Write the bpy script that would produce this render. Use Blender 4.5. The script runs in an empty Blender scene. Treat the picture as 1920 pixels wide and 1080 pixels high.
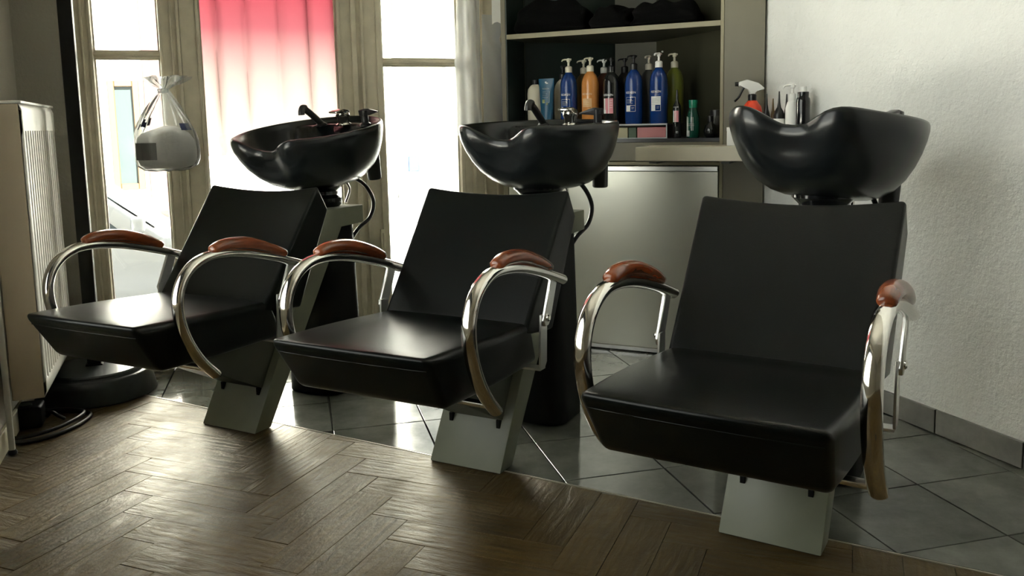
import bpy, bmesh, math, random
from mathutils import Vector, Matrix
random.seed(7)
S = bpy.context.scene
COL = S.collection
PI = math.pi
def rad(a): return a*PI/180

# ------------------------------------------------------------------ camera
F, PPY, PITCH, ROLL, EYE = 1600.0, 433.8, 0.1259, -0.0207, 0.985
cp, sp, cr, sr = math.cos(PITCH), math.sin(PITCH), math.cos(ROLL), math.sin(ROLL)
fw, up0, ri0 = Vector((0, cp, -sp)), Vector((0, sp, cp)), Vector((1, 0, 0))
cR, cU = ri0*cr+up0*sr, up0*cr-ri0*sr
cam_d = bpy.data.cameras.new('camera')
cam_d.sensor_width = 36.0
cam_d.lens = F/1920*36
cam_d.shift_y = -(540-PPY)/1920
cam_d.clip_start = 0.05
cam = bpy.data.objects.new('camera', cam_d)
COL.objects.link(cam)
M = Matrix((cR, cU, -fw)).transposed().to_4x4()
M.translation = (0, 0, EYE)
cam.matrix_world = M
S.camera = cam

# ------------------------------------------------------------------ sky, light, exposure
world = bpy.data.worlds.new('overcast_sky')
S.world = world
world.use_nodes = True
bg = world.node_tree.nodes['Background']
bg.inputs[0].default_value = (1.0, 0.99, 0.93, 1)
bg.inputs[1].default_value = 3.2
sun_d = bpy.data.lights.new('sun', 'SUN'); sun_d.energy = 120.0; sun_d.angle = rad(1.5); sun_d.color = (1, .95, .83)
sun = bpy.data.objects.new('sun', sun_d); COL.objects.link(sun)          # high behind the house: it lights the house front across the street
_a = rad(20.5); _d = (-.35, .75, -.60)
sun.rotation_euler = Vector((_d[0]*math.cos(_a)-_d[1]*math.sin(_a), _d[0]*math.sin(_a)+_d[1]*math.cos(_a), _d[2])).to_track_quat('-Z', 'Y').to_euler()
vs = S.view_settings
vs.view_transform = 'Standard'
vs.look = 'None'
vs.exposure = 0.25
vs.gamma = 1.0
vs.use_curve_mapping = False
S.cycles.max_bounces = 10
S.cycles.diffuse_bounces = 5
S.cycles.transparent_max_bounces = 16
S.cycles.sample_clamp_indirect = 12.0

# ------------------------------------------------------------------ materials
MATS = {}
def nodes_of(name):
    m = bpy.data.materials.new(name); m.use_nodes = True
    nt = m.node_tree
    return m, nt, nt.nodes['Principled BSDF']
def N(nt, kind, **kw):
    n = nt.nodes.new(kind)
    for k, v in kw.items(): setattr(n, k, v)
    return n
def mat(name, col, rough=0.5, metal=0.0, spec=0.5, noise=0.0, nscale=20.0, bump=0.0, bscale=200.0, coat=0.0, rvar=0.0, stretch=None, trans=0.0):
    m, nt, b = nodes_of(name)
    b.inputs['Base Color'].default_value = (*col, 1)
    b.inputs['Roughness'].default_value = rough
    b.inputs['Metallic'].default_value = metal
    b.inputs['Specular IOR Level'].default_value = spec
    b.inputs['Coat Weight'].default_value = coat
    if trans: b.inputs['Transmission Weight'].default_value = trans
    if noise or bump or rvar:
        tc = N(nt, 'ShaderNodeTexCoord')
        src = tc.outputs['Object']
        if stretch:
            mp = N(nt, 'ShaderNodeMapping'); mp.inputs['Scale'].default_value = stretch
            nt.links.new(src, mp.inputs[0]); src = mp.outputs[0]
    if noise or rvar:
        n = N(nt, 'ShaderNodeTexNoise'); n.inputs['Scale'].default_value = nscale; n.inputs['Detail'].default_value = 5
        nt.links.new(src, n.inputs['Vector'])
        if noise:
            r = N(nt, 'ShaderNodeValToRGB')
            r.color_ramp.elements[0].position = .3; r.color_ramp.elements[1].position = .7
            r.color_ramp.elements[0].color = (*[c*(1-noise) for c in col], 1)
            r.color_ramp.elements[1].color = (*[min(1, c*(1+noise)) for c in col], 1)
            nt.links.new(n.outputs[0], r.inputs[0]); nt.links.new(r.outputs[0], b.inputs['Base Color'])
        if rvar:
            mr = N(nt, 'ShaderNodeMapRange'); mr.inputs[1].default_value = .3; mr.inputs[2].default_value = .7
            mr.inputs[3].default_value = max(.02, rough-rvar); mr.inputs[4].default_value = rough+rvar
            nt.links.new(n.outputs[0], mr.inputs[0]); nt.links.new(mr.outputs[0], b.inputs['Roughness'])
    if bump:
        n2 = N(nt, 'ShaderNodeTexNoise'); n2.inputs['Scale'].default_value = bscale; n2.inputs['Detail'].default_value = 4
        nt.links.new(src, n2.inputs['Vector'])
        bp = N(nt, 'ShaderNodeBump'); bp.inputs['Strength'].default_value = bump; bp.inputs['Distance'].default_value = .002
        nt.links.new(n2.outputs[0], bp.inputs['Height']); nt.links.new(bp.outputs[0], b.inputs['Normal'])
    MATS[name] = m
    return m

def plaster_mat(name, col):
    m, nt, b = nodes_of(name)
    tc = N(nt, 'ShaderNodeTexCoord')
    n1 = N(nt, 'ShaderNodeTexNoise'); n1.inputs['Scale'].default_value = 2.2; n1.inputs['Detail'].default_value = 6
    n2 = N(nt, 'ShaderNodeTexNoise'); n2.inputs['Scale'].default_value = 70; n2.inputs['Detail'].default_value = 6; n2.inputs['Roughness'].default_value = .65
    n3 = N(nt, 'ShaderNodeTexVoronoi'); n3.inputs['Scale'].default_value = 26
    n4 = N(nt, 'ShaderNodeTexNoise'); n4.inputs['Scale'].default_value = 9; n4.inputs['Detail'].default_value = 3
    for n in (n1, n2, n3, n4): nt.links.new(tc.outputs['Object'], n.inputs['Vector'])
    r = N(nt, 'ShaderNodeValToRGB')
    r.color_ramp.elements[0].position = .3; r.color_ramp.elements[1].position = .7
    r.color_ramp.elements[0].color = (*[c*.88 for c in col], 1); r.color_ramp.elements[1].color = (*col, 1)
    nt.links.new(n1.outputs[0], r.inputs[0]); nt.links.new(r.outputs[0], b.inputs['Base Color'])
    a = N(nt, 'ShaderNodeMath', operation='ADD'); nt.links.new(n2.outputs[0], a.inputs[0])
    mm = N(nt, 'ShaderNodeMath', operation='MULTIPLY'); mm.inputs[1].default_value = 2.2
    nt.links.new(n4.outputs[0], mm.inputs[0]); nt.links.new(mm.outputs[0], a.inputs[1])
    bp = N(nt, 'ShaderNodeBump'); bp.inputs['Strength'].default_value = .85; bp.inputs['Distance'].default_value = .005
    nt.links.new(a.outputs[0], bp.inputs['Height']); nt.links.new(bp.outputs[0], b.inputs['Normal'])
    b.inputs['Roughness'].default_value = .75
    b.inputs['Specular IOR Level'].default_value = .25
    MATS[name] = m; return m

def film_mat(name, tint, alpha, rough=.15, white=(.9, .9, .9)):
    """thin plastic film: transparent, partly diffusing, with a clear sheen"""
    m = bpy.data.materials.new(name); m.use_nodes = True; nt = m.node_tree
    nt.nodes.clear()
    out = N(nt, 'ShaderNodeOutputMaterial'); tr = N(nt, 'ShaderNodeBsdfTransparent'); tr.inputs[0].default_value = (*tint, 1)
    df = N(nt, 'ShaderNodeBsdfDiffuse'); df.inputs[0].default_value = (*white, 1)
    tl = N(nt, 'ShaderNodeBsdfTranslucent'); tl.inputs[0].default_value = (*white, 1)
    gl = N(nt, 'ShaderNodeBsdfGlossy'); gl.inputs['Roughness'].default_value = rough
    m1 = N(nt, 'ShaderNodeMixShader'); m1.inputs[0].default_value = .5
    m2 = N(nt, 'ShaderNodeMixShader'); m2.inputs[0].default_value = alpha
    m3 = N(nt, 'ShaderNodeMixShader')
    fr = N(nt, 'ShaderNodeFresnel'); fr.inputs[0].default_value = 1.45
    L = nt.links
    L.new(df.outputs[0], m1.inputs[1]); L.new(tl.outputs[0], m1.inputs[2])
    L.new(tr.outputs[0], m2.inputs[1]); L.new(m1.outputs[0], m2.inputs[2])
    L.new(fr.outputs[0], m3.inputs[0]); L.new(m2.outputs[0], m3.inputs[1]); L.new(gl.outputs[0], m3.inputs[2])
    L.new(m3.outputs[0], out.inputs[0])
    MATS[name] = m; return m

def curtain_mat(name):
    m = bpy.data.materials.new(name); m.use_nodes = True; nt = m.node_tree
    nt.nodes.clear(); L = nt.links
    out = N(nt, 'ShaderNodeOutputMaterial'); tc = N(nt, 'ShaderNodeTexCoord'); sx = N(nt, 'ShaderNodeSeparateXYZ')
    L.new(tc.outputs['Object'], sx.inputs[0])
    mr = N(nt, 'ShaderNodeMapRange'); mr.inputs[1].default_value = .98; mr.inputs[2].default_value = 1.62  # colour graded by height: near-white low down, pink towards the top
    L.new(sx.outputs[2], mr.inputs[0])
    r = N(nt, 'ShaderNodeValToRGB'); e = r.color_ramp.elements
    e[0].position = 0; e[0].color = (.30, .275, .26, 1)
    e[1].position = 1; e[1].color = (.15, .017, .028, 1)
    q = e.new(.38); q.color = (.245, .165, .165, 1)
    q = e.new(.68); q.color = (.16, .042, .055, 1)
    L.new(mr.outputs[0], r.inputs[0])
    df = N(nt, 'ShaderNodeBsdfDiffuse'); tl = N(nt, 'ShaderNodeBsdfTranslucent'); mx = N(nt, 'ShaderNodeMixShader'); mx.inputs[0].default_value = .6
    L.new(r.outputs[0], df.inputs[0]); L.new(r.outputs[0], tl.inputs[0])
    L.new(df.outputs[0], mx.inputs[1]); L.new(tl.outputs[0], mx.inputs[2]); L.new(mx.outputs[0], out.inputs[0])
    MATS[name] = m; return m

def glass_mat(name):
    m = bpy.data.materials.new(name); m.use_nodes = True; nt = m.node_tree
    nt.nodes.clear(); L = nt.links
    out = N(nt, 'ShaderNodeOutputMaterial'); tr = N(nt, 'ShaderNodeBsdfTransparent'); tr.inputs[0].default_value = (.95, .97, .96, 1)
    gl = N(nt, 'ShaderNodeBsdfGlossy'); gl.inputs['Roughness'].default_value = .02
    fr = N(nt, 'ShaderNodeFresnel'); fr.inputs[0].default_value = 1.45
    mx = N(nt, 'ShaderNodeMixShader')
    L.new(fr.outputs[0], mx.inputs[0]); L.new(tr.outputs[0], mx.inputs[1]); L.new(gl.outputs[0], mx.inputs[2]); L.new(mx.outputs[0], out.inputs[0])
    MATS[name] = m; return m

def wood_floor_mat(name):
    m, nt, b = nodes_of(name); L = nt.links
    tc = N(nt, 'ShaderNodeTexCoord'); oi = N(nt, 'ShaderNodeObjectInfo')
    mul = N(nt, 'ShaderNodeMath', operation='MULTIPLY'); mul.inputs[1].default_value = 37.0
    L.new(oi.outputs['Random'], mul.inputs[0])
    cx = N(nt, 'ShaderNodeCombineXYZ'); L.new(mul.outputs[0], cx.inputs[1]); L.new(mul.outputs[0], cx.inputs[2])
    add = N(nt, 'ShaderNodeVectorMath', operation='ADD'); L.new(tc.outputs['Object'], add.inputs[0]); L.new(cx.outputs[0], add.inputs[1])
    mp = N(nt, 'ShaderNodeMapping'); mp.inputs['Scale'].default_value = (1.8, 9, 1); L.new(add.outputs[0], mp.inputs[0])
    g = N(nt, 'ShaderNodeTexNoise'); g.inputs['Scale'].default_value = 3.2; g.inputs['Detail'].default_value = 7; g.inputs['Roughness'].default_value = .62; g.inputs['Distortion'].default_value = 1.3
    L.new(mp.outputs[0], g.inputs['Vector'])
    w = N(nt, 'ShaderNodeTexWave', wave_type='BANDS', bands_direction='Y'); w.inputs['Scale'].default_value = 1.5; w.inputs['Distortion'].default_value = 7; w.inputs['Detail'].default_value = 3; w.inputs['Detail Scale'].default_value = 1.2
    L.new(mp.outputs[0], w.inputs['Vector'])
    mixg = N(nt, 'ShaderNodeMath', operation='MULTIPLY_ADD'); mixg.inputs[1].default_value = .12; L.new(w.outputs[1], mixg.inputs[0]); L.new(g.outputs[0], mixg.inputs[2])
    r = N(nt, 'ShaderNodeValToRGB'); e = r.color_ramp.elements
    e[0].position = .25; e[0].color = (.026, .0155, .005, 1)
    e[1].position = 1.0; e[1].color = (.135, .088, .026, 1)
    q = e.new(.6); q.color = (.062, .039, .011, 1)
    L.new(mixg.outputs[0], r.inputs[0])
    hs = N(nt, 'ShaderNodeHueSaturation'); mr = N(nt, 'ShaderNodeMapRange'); mr.inputs[3].default_value = .75; mr.inputs[4].default_value = 1.2
    L.new(oi.outputs['Random'], mr.inputs[0]); L.new(mr.outputs[0], hs.inputs['Value']); L.new(r.outputs[0], hs.inputs['Color'])
    # worn, dirty patches
    geo = N(nt, 'ShaderNodeNewGeometry')
    d = N(nt, 'ShaderNodeTexNoise'); d.inputs['Scale'].default_value = 4.5; d.inputs['Detail'].default_value = 6; L.new(geo.outputs['Position'], d.inputs['Vector'])
    dr = N(nt, 'ShaderNodeMapRange'); dr.inputs[1].default_value = .4; dr.inputs[2].default_value = .68; L.new(d.outputs[0], dr.inputs[0])
    mx = N(nt, 'ShaderNodeMix', data_type='RGBA', blend_type='MIX'); mx.inputs['B'].default_value = (.10, .070, .032, 1)
    sc = N(nt, 'ShaderNodeMath', operation='MULTIPLY'); sc.inputs[1].default_value = .55; L.new(dr.outputs[0], sc.inputs[0])
    L.new(sc.outputs[0], mx.inputs['Factor']); L.new(hs.outputs[0], mx.inputs['A']); L.new(mx.outputs['Result'], b.inputs['Base Color'])
    rr = N(nt, 'ShaderNodeMapRange'); rr.inputs[1].default_value = .38; rr.inputs[2].default_value = .62; rr.inputs[3].default_value = .30; rr.inputs[4].default_value = .52
    sf = N(nt, 'ShaderNodeTexNoise'); sf.inputs['Scale'].default_value = 16; sf.inputs['Detail'].default_value = 8; sf.inputs['Roughness'].default_value = .7; L.new(geo.outputs['Position'], sf.inputs['Vector'])
    av = N(nt, 'ShaderNodeMath', operation='MULTIPLY_ADD'); av.inputs[1].default_value = .5; L.new(sf.outputs[0], av.inputs[0])
    hf = N(nt, 'ShaderNodeMath', operation='MULTIPLY'); hf.inputs[1].default_value = .5; L.new(d.outputs[0], hf.inputs[0]); L.new(hf.outputs[0], av.inputs[2])
    L.new(av.outputs[0], rr.inputs[0]); L.new(rr.outputs[0], b.inputs['Roughness'])
    hh = N(nt, 'ShaderNodeMath', operation='MULTIPLY_ADD'); hh.inputs[1].default_value = .7; L.new(sf.outputs[0], hh.inputs[0]); L.new(mixg.outputs[0], hh.inputs[2])
    bp = N(nt, 'ShaderNodeBump'); bp.inputs['Strength'].default_value = .9; bp.inputs['Distance'].default_value = .004
    L.new(hh.outputs[0], bp.inputs['Height']); L.new(bp.outputs[0], b.inputs['Normal'])
    b.inputs['Specular IOR Level'].default_value = .45
    b.inputs['Specular Tint'].default_value = (1, .86, .56, 1)
    MATS[name] = m; return m

def tile_mat(name, col, r0=.12, r1=.32):
    m, nt, b = nodes_of(name); L = nt.links
    geo = N(nt, 'ShaderNodeNewGeometry'); oi = N(nt, 'ShaderNodeObjectInfo')
    n = N(nt, 'ShaderNodeTexNoise'); n.inputs['Scale'].default_value = 7; n.inputs['Detail'].default_value = 8; n.inputs['Roughness'].default_value = .7
    L.new(geo.outputs['Position'], n.inputs['Vector'])
    r = N(nt, 'ShaderNodeValToRGB'); e = r.color_ramp.elements
    e[0].position = .35; e[0].color = (*[c*.72 for c in col], 1); e[1].position = .68; e[1].color = (*[c*1.2 for c in col], 1)
    L.new(n.outputs[0], r.inputs[0])
    hs = N(nt, 'ShaderNodeHueSaturation'); mr = N(nt, 'ShaderNodeMapRange'); mr.inputs[3].default_value = .85; mr.inputs[4].default_value = 1.12
    L.new(oi.outputs['Random'], mr.inputs[0]); L.new(mr.outputs[0], hs.inputs['Value']); L.new(r.outputs[0], hs.inputs['Color']); L.new(hs.outputs[0], b.inputs['Base Color'])
    rr = N(nt, 'ShaderNodeMapRange'); rr.inputs[1].default_value = .35; rr.inputs[2].default_value = .7; rr.inputs[3].default_value = r0; rr.inputs[4].default_value = r1
    L.new(n.outputs[0], rr.inputs[0]); L.new(rr.outputs[0], b.inputs['Roughness'])
    bp = N(nt, 'ShaderNodeBump'); bp.inputs['Strength'].default_value = .06; bp.inputs['Distance'].default_value = .003
    L.new(n.outputs[0], bp.inputs['Height']); L.new(bp.outputs[0], b.inputs['Normal'])
    MATS[name] = m; return m

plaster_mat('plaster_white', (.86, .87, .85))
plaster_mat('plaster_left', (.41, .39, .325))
mat('ceiling_paint', (.72, .70, .64), .9)
mat('window_paint', (.62, .565, .435), .45, noise=.10, nscale=14, bump=.15, bscale=60)
mat('door_paint', (.62, .565, .435), .45)
curtain_mat('graded_curtain')
glass_mat('window_glass')
wood_floor_mat('oak_parquet')
tile_mat('slate_tile', (.115, .12, .105), .07, .20)
tile_mat('baseboard_tile', (.17, .17, .155), .3, .5)
mat('grout', (.035, .035, .03), .9)
mat('threshold_metal', (.36, .34, .28), .4, metal=.5)
mat('black_vinyl', (.0018, .0030, .0028), .28, spec=.27, bump=.16, bscale=420)
mat('black_gloss', (.008, .009, .010), .13, spec=.5, coat=.25, rvar=.03, nscale=9)
mat('bowl_enamel', (.0075, .0095, .0105), .255, spec=.45)
mat('black_matt', (.005, .005, .005), .5, spec=.2)
mat('black_plastic', (.012, .012, .013), .3)
mat('base_plastic', (.020, .024, .025), .34, noise=.3, nscale=30)
mat('grey_steel', (.20, .212, .158), .38, noise=.06, nscale=12, rvar=.06, bump=.05, bscale=300)
mat('grey_steel_dark', (.085, .092, .07), .45)  # darkened grey_steel; on the seat bracket it stands in for shade
mat('chrome', (.82, .80, .76), .09, metal=1.0)
mat('brushed_steel', (.62, .62, .60), .28, metal=1.0)
mat('varnished_wood', (.21, .052, .016), .22, coat=.5, noise=.35, nscale=10, stretch=(10, 1, 6))
mat('radiator_enamel', (.78, .77, .72), .32)
mat('radiator_side', (.47, .395, .285), .5)
mat('cabinet_board', (.135, .122, .078), .42, noise=.05, nscale=8)
mat('cabinet_inside', (.040, .040, .022), .55)
mat('cabinet_inside_green', (.010, .020, .017), .5)
mat('cabinet_edge', (.23, .205, .125), .45)
mat('cabinet_back_strip', (.10, .10, .075), .6)
mat('shelf_black', (.012, .012, .012), .3)
mat('metal_door', (.60, .60, .52), .30, metal=.75, bump=.02, bscale=6)
mat('worktop', (.50, .465, .36), .35, noise=.05, nscale=9)
mat('towel_black', (.0020, .0020, .0020), .95, spec=.08, bump=.6, bscale=300)
mat('blue_plastic', (.004, .032, .16), .2, coat=.3)
mat('teal_plastic', (.006, .075, .15), .3)
mat('orange_plastic', (.52, .215, .055), .22, coat=.3)
mat('amber_plastic', (.14, .09, .025), .3)
mat('maroon_plastic', (.10, .03, .018), .3)
mat('olive_plastic', (.13, .155, .02), .3)
mat('dark_grey_plastic', (.06, .06, .055), .35)
mat('cream_plastic', (.68, .64, .52), .35)
mat('white_plastic', (.80, .80, .78), .35)
mat('green_plastic', (.01, .20, .115), .22)
mat('green_dark', (.006, .06, .04), .12)
mat('red_plastic', (.75, .06, .02), .35)
mat('print_white', (.75, .76, .76), .5)
mat('print_grey', (.42, .45, .46), .5)
mat('print_pink', (.62, .24, .28), .5)
mat('print_cream', (.72, .56, .36), .5)
mat('print_olive', (.25, .28, .12), .5)
mat('card_beige', (.40, .37, .24), .6)
mat('card_green', (.035, .075, .035), .5)
mat('card_pink', (.42, .13, .13), .35)
mat('cotton', (.82, .80, .77), .95, bump=.5, bscale=90)
mat('print_black', (.008, .008, .009), .4)
mat('print_navy', (.01, .02, .10), .4)
film_mat('bag_film', (.90, .915, .92), .19, .12)
film_mat('acrylic', (.90, .93, .92), .05, .04)
film_mat('sheet_film', (.88, .90, .92), .50, .2, (.82, .85, .88))
mat('paper', (.78, .78, .74), .8)
mat('cable_rubber', (.010, .010, .010), .35)
mat('facade_white', (.78, .77, .74), .9, noise=.05, nscale=2)
mat('facade_grey', (.045, .049, .051), .9)
mat('facade_pink', (.050, .030, .027), .9)
mat('orange_frame', (.036, .0175, .003), .6)
mat('outside_glass', (.022, .030, .030), .15)
mat('asphalt', (.50, .50, .49), .9, noise=.1, nscale=5)
mat('car_white', (.20, .21, .215), .25, coat=.5)
mat('car_silver', (.085, .092, .095), .25, coat=.5)
mat('car_glass', (.012, .02, .022), .08)
mat('tyre', (.05, .05, .05), .8)
mat('blue_sign', (.002, .018, .055), .5)
mat('lamp_glass', (.9, .85, .7), .5)

# ------------------------------------------------------------------ mesh helpers
def obj(name, bm, m, parent=None, smooth=None, loc=None, rotz=None):
    bmesh.ops.recalc_face_normals(bm, faces=bm.faces[:])
    me = bpy.data.meshes.new(name)
    bm.to_mesh(me); bm.free()
    return link(name, me, m, parent, smooth, loc, rotz)
def link(name, me, m, parent=None, smooth=None, loc=None, rotz=None):
    if m and not me.materials: me.materials.append(MATS[m])
    if smooth is not None:
        me.polygons.foreach_set('use_smooth', [True]*len(me.polygons))
        me.set_sharp_from_angle(angle=rad(smooth))
    o = bpy.data.objects.new(name, me)
    COL.objects.link(o)
    if parent: o.parent = parent
    if loc: o.location = loc
    if rotz is not None: o.rotation_euler = (0, 0, rotz)
    return o
def thing(name, label, cat, loc=(0, 0, 0), rotz=0.0, group=None):
    o = bpy.data.objects.new(name, None); COL.objects.link(o)
    o.empty_display_size = .05
    o.location = loc; o.rotation_euler = (0, 0, rotz)
    o['label'] = label; o['category'] = cat
    if group: o['group'] = group
    return o
def tag(o, label, cat, group=None):
    o['label'] = label; o['category'] = cat
    if group: o['group'] = group
    return o
def struct(o, label=None):
    o['kind'] = 'structure'
    if label: o['label'] = label
    return o
def B(): return bmesh.new()
def box(bm, x0, x1, y0, y1, z0, z1, bev=0.0, seg=2):
    vs = [bm.verts.new((x, y, z)) for z in (z0, z1) for y in (y0, y1) for x in (x0, x1)]
    fs = [bm.faces.new([vs[i] for i in q]) for q in ((0, 2, 3, 1), (4, 5, 7, 6), (0, 1, 5, 4), (2, 6, 7, 3), (0, 4, 6, 2), (1, 3, 7, 5))]
    if bev:
        es = set(e for f in fs for e in f.edges)
        bmesh.ops.bevel(bm, geom=list(es), offset=bev, segments=seg, profile=.5, affect='EDGES')
    return bm
def prism(bm, pts, z0, z1, bev=0.0, seg=2):
    """vertical prism of a plan polygon"""
    lo = [bm.verts.new((p[0], p[1], z0)) for p in pts]; hi = [bm.verts.new((p[0], p[1], z1)) for p in pts]
    n = len(pts); fs = [bm.faces.new(hi), bm.faces.new(lo[::-1])]
    for i in range(n): fs.append(bm.faces.new([lo[i], lo[(i+1) % n], hi[(i+1) % n], hi[i]]))
    if bev:
        es = set(e for f in fs for e in f.edges)
        bmesh.ops.bevel(bm, geom=list(es), offset=bev, segments=seg, profile=.5, affect='EDGES')
    return bm
def sideprism(bm, yz, x0, x1, bev=0.0, seg=2):
    """prism of a (y, z) outline extruded along x"""
    lo = [bm.verts.new((x0, p[0], p[1])) for p in yz]; hi = [bm.verts.new((x1, p[0], p[1])) for p in yz]
    n = len(yz); fs = [bm.faces.new(hi), bm.faces.new(lo[::-1])]
    for i in range(n): fs.append(bm.faces.new([lo[i], lo[(i+1) % n], hi[(i+1) % n], hi[i]]))
    if bev:
        es = set(e for f in fs for e in f.edges)
        bmesh.ops.bevel(bm, geom=list(es), offset=bev, segments=seg, profile=.5, affect='EDGES')
    return bm
def lathe(bm, prof, n=24, c=(0, 0, 0), sx=1.0, sy=1.0):
    rings = []
    for r, z in prof:
        if r < 1e-6: rings.append([bm.verts.new((c[0], c[1], c[2]+z))])
        else: rings.append([bm.verts.new((c[0]+sx*r*math.cos(2*PI*k/n), c[1]+sy*r*math.sin(2*PI*k/n), c[2]+z)) for k in range(n)])
    for a, b in zip(rings, rings[1:]):
        for k in range(n):
            if len(a) == 1 and len(b) == 1: continue
            if len(a) == 1: bm.faces.new([a[0], b[k], b[(k+1) % n]])
            elif len(b) == 1: bm.faces.new([a[k], a[(k+1) % n], b[0]])
            else: bm.faces.new([a[k], a[(k+1) % n], b[(k+1) % n], b[k]])
    if len(rings[0]) > 1: bm.faces.new(rings[0][::-1])
    if len(rings[-1]) > 1: bm.faces.new(rings[-1])
    return bm
def catmull(pts, sub=6, closed=False):
    P = [Vector(p) for p in pts]; out = []
    n = len(P)
    for i in range(n if closed else n-1):
        if closed: a, b, c, d = P[(i-1) % n], P[i], P[(i+1) % n], P[(i+2) % n]
        else: a, b, c, d = P[max(i-1, 0)], P[i], P[i+1], P[min(i+2, n-1)]
        for k in range(sub):
            t = k/sub
            out.append(.5*((2*b)+(c-a)*t+(2*a-5*b+4*c-d)*t*t+(3*b-a-3*c+d)*t**3))
    if not closed: out.append(P[-1])
    return out
def sweep(bm, path, rx, ry=None, n=12, side=Vector((1, 0, 0)), closed=False, taper=None):
    """oval tube along a path; rx across (side axis), ry in the other direction"""
    ry = ry or rx; rings = []; m = len(path)
    for i, p in enumerate(path):
        if closed: t = path[(i+1) % m]-path[(i-1) % m]
        else: t = path[min(i+1, m-1)]-path[max(i-1, 0)]
        t.normalize(); s = side-t*side.dot(t)
        if s.length < 1e-4: s = Vector((0, 0, 1))-t*t.z
        s.normalize(); u = t.cross(s)
        k = taper(i/(m-1)) if taper else 1.0
        rings.append([bm.verts.new(p+s*(rx*k*math.cos(2*PI*j/n))+u*(ry*k*math.sin(2*PI*j/n))) for j in range(n)])
    for i in range(m if closed else m-1):
        a, b = rings[i], rings[(i+1) % m]
        for j in range(n): bm.faces.new([a[j], a[(j+1) % n], b[(j+1) % n], b[j]])
    if not closed: bm.faces.new(rings[0][::-1]); bm.faces.new(rings[-1])
    return bm
def block(bm, f, n=(14, 14, 6), r=(.08, .08, .25)):
    """rounded unit block (u,v,w in -1..1) mapped through f; r = edge radius per axis in unit lengths"""
    def ticks(k, rr):
        e = [-1, -1+rr*.12, -1+rr*.4, -1+rr*.75, -1+rr]; inner = [-1+rr+(2-2*rr)*i/k for i in range(1, k)]
        return e+inner+[-x for x in e[::-1]]
    T = [ticks(n[i], r[i]) for i in range(3)]
    cache = {}
    def vert(p):
        k = tuple(round(c, 5) for c in p)
        if k not in cache:
            q = [max(-(1-r[i]), min(1-r[i], p[i])) for i in range(3)]
            d = Vector([(p[i]-q[i])/r[i] for i in range(3)])
            # cube corner region to rounded
            mxx = max(abs(c) for c in d)
            if mxx > 1e-9 and sum(abs(c) > 1e-9 for c in d) > 1: d = d*(mxx/d.length) if d.length > 0 else d
            cache[k] = bm.verts.new(f(*[q[i]+d[i]*r[i] for i in range(3)]))
        return cache[k]
    for ax in range(3):
        a, b = [i for i in range(3) if i != ax]
        for sgn in (-1, 1):
            for i in range(len(T[a])-1):
                for j in range(len(T[b])-1):
                    q = []
                    for (ii, jj) in ((i, j), (i+1, j), (i+1, j+1), (i, j+1)):
                        p = [0, 0, 0]; p[ax] = sgn; p[a] = T[a][ii]; p[b] = T[b][jj]; q.append(vert(p))
                    if len(set(q)) == 4: bm.faces.new(q if sgn > 0 else q[::-1])
    return bm
def lerp(a, b, t): return a+(b-a)*t
def clip(poly, n, d):
    """keep the part of a plan polygon with n.p <= d"""
    out = []
    for i in range(len(poly)):
        a, b = poly[i], poly[(i+1) % len(poly)]
        da, db = n[0]*a[0]+n[1]*a[1]-d, n[0]*b[0]+n[1]*b[1]-d
        if da <= 0: out.append(a)
        if (da < 0 < db) or (db < 0 < da):
            t = da/(da-db); out.append((a[0]+(b[0]-a[0])*t, a[1]+(b[1]-a[1])*t))
    return out
def area(p): return .5*abs(sum(p[i][0]*p[(i+1) % len(p)][1]-p[(i+1) % len(p)][0]*p[i][1] for i in range(len(p)))) if len(p) > 2 else 0
def slab_piece(poly, top, low, ch=.0012):
    """flat piece with a small chamfer round its top edge"""
    cx = sum(p[0] for p in poly)/len(poly); cy = sum(p[1] for p in poly)/len(poly)
    bm = B(); n = len(poly)
    lo = [bm.verts.new((x, y, low)) for x, y in poly]; md = [bm.verts.new((x, y, top-ch)) for x, y in poly]
    hi = []
    for x, y in poly:
        d = math.hypot(x-cx, y-cy) or 1; k = 1-ch*1.6/d; hi.append(bm.verts.new((cx+(x-cx)*k, cy+(y-cy)*k, top)))
    bm.faces.new(hi); bm.faces.new(lo[::-1])
    for i in range(n):
        j = (i+1) % n
        bm.faces.new([lo[i], lo[j], md[j], md[i]]); bm.faces.new([md[i], md[j], hi[j], hi[i]])
    return bm

# ------------------------------------------------------------------ frames of the place
RO, RA = Vector((-1.474, 3.45, 0)), rad(20.5)          # room: x along the window wall, y out of the window
CO, CA = Vector((0.319, 3.674, 0)), rad(-25.0)         # corner cupboard: x along its front, y into the corner
SL, SR = -0.43, 2.294                                   # left and right wall
TB = -6.2                                               # back wall
def to_room(x, y):
    d = Vector((x, y, 0))-RO
    return d.x*math.cos(RA)+d.y*math.sin(RA), -d.x*math.sin(RA)+d.y*math.cos(RA)
def from_room(s, t): return (RO.x+s*math.cos(RA)-t*math.sin(RA), RO.y+s*math.sin(RA)+t*math.cos(RA))
def from_cab(s, t): return (CO.x+s*math.cos(CA)-t*math.sin(CA), CO.y+s*math.sin(CA)+t*math.cos(CA))
def room_obj(name, bm, m, parent=None, smooth=None):
    if parent: return obj(name, bm, m, parent, smooth)
    return obj(name, bm, m, None, smooth, RO, RA)

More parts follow.
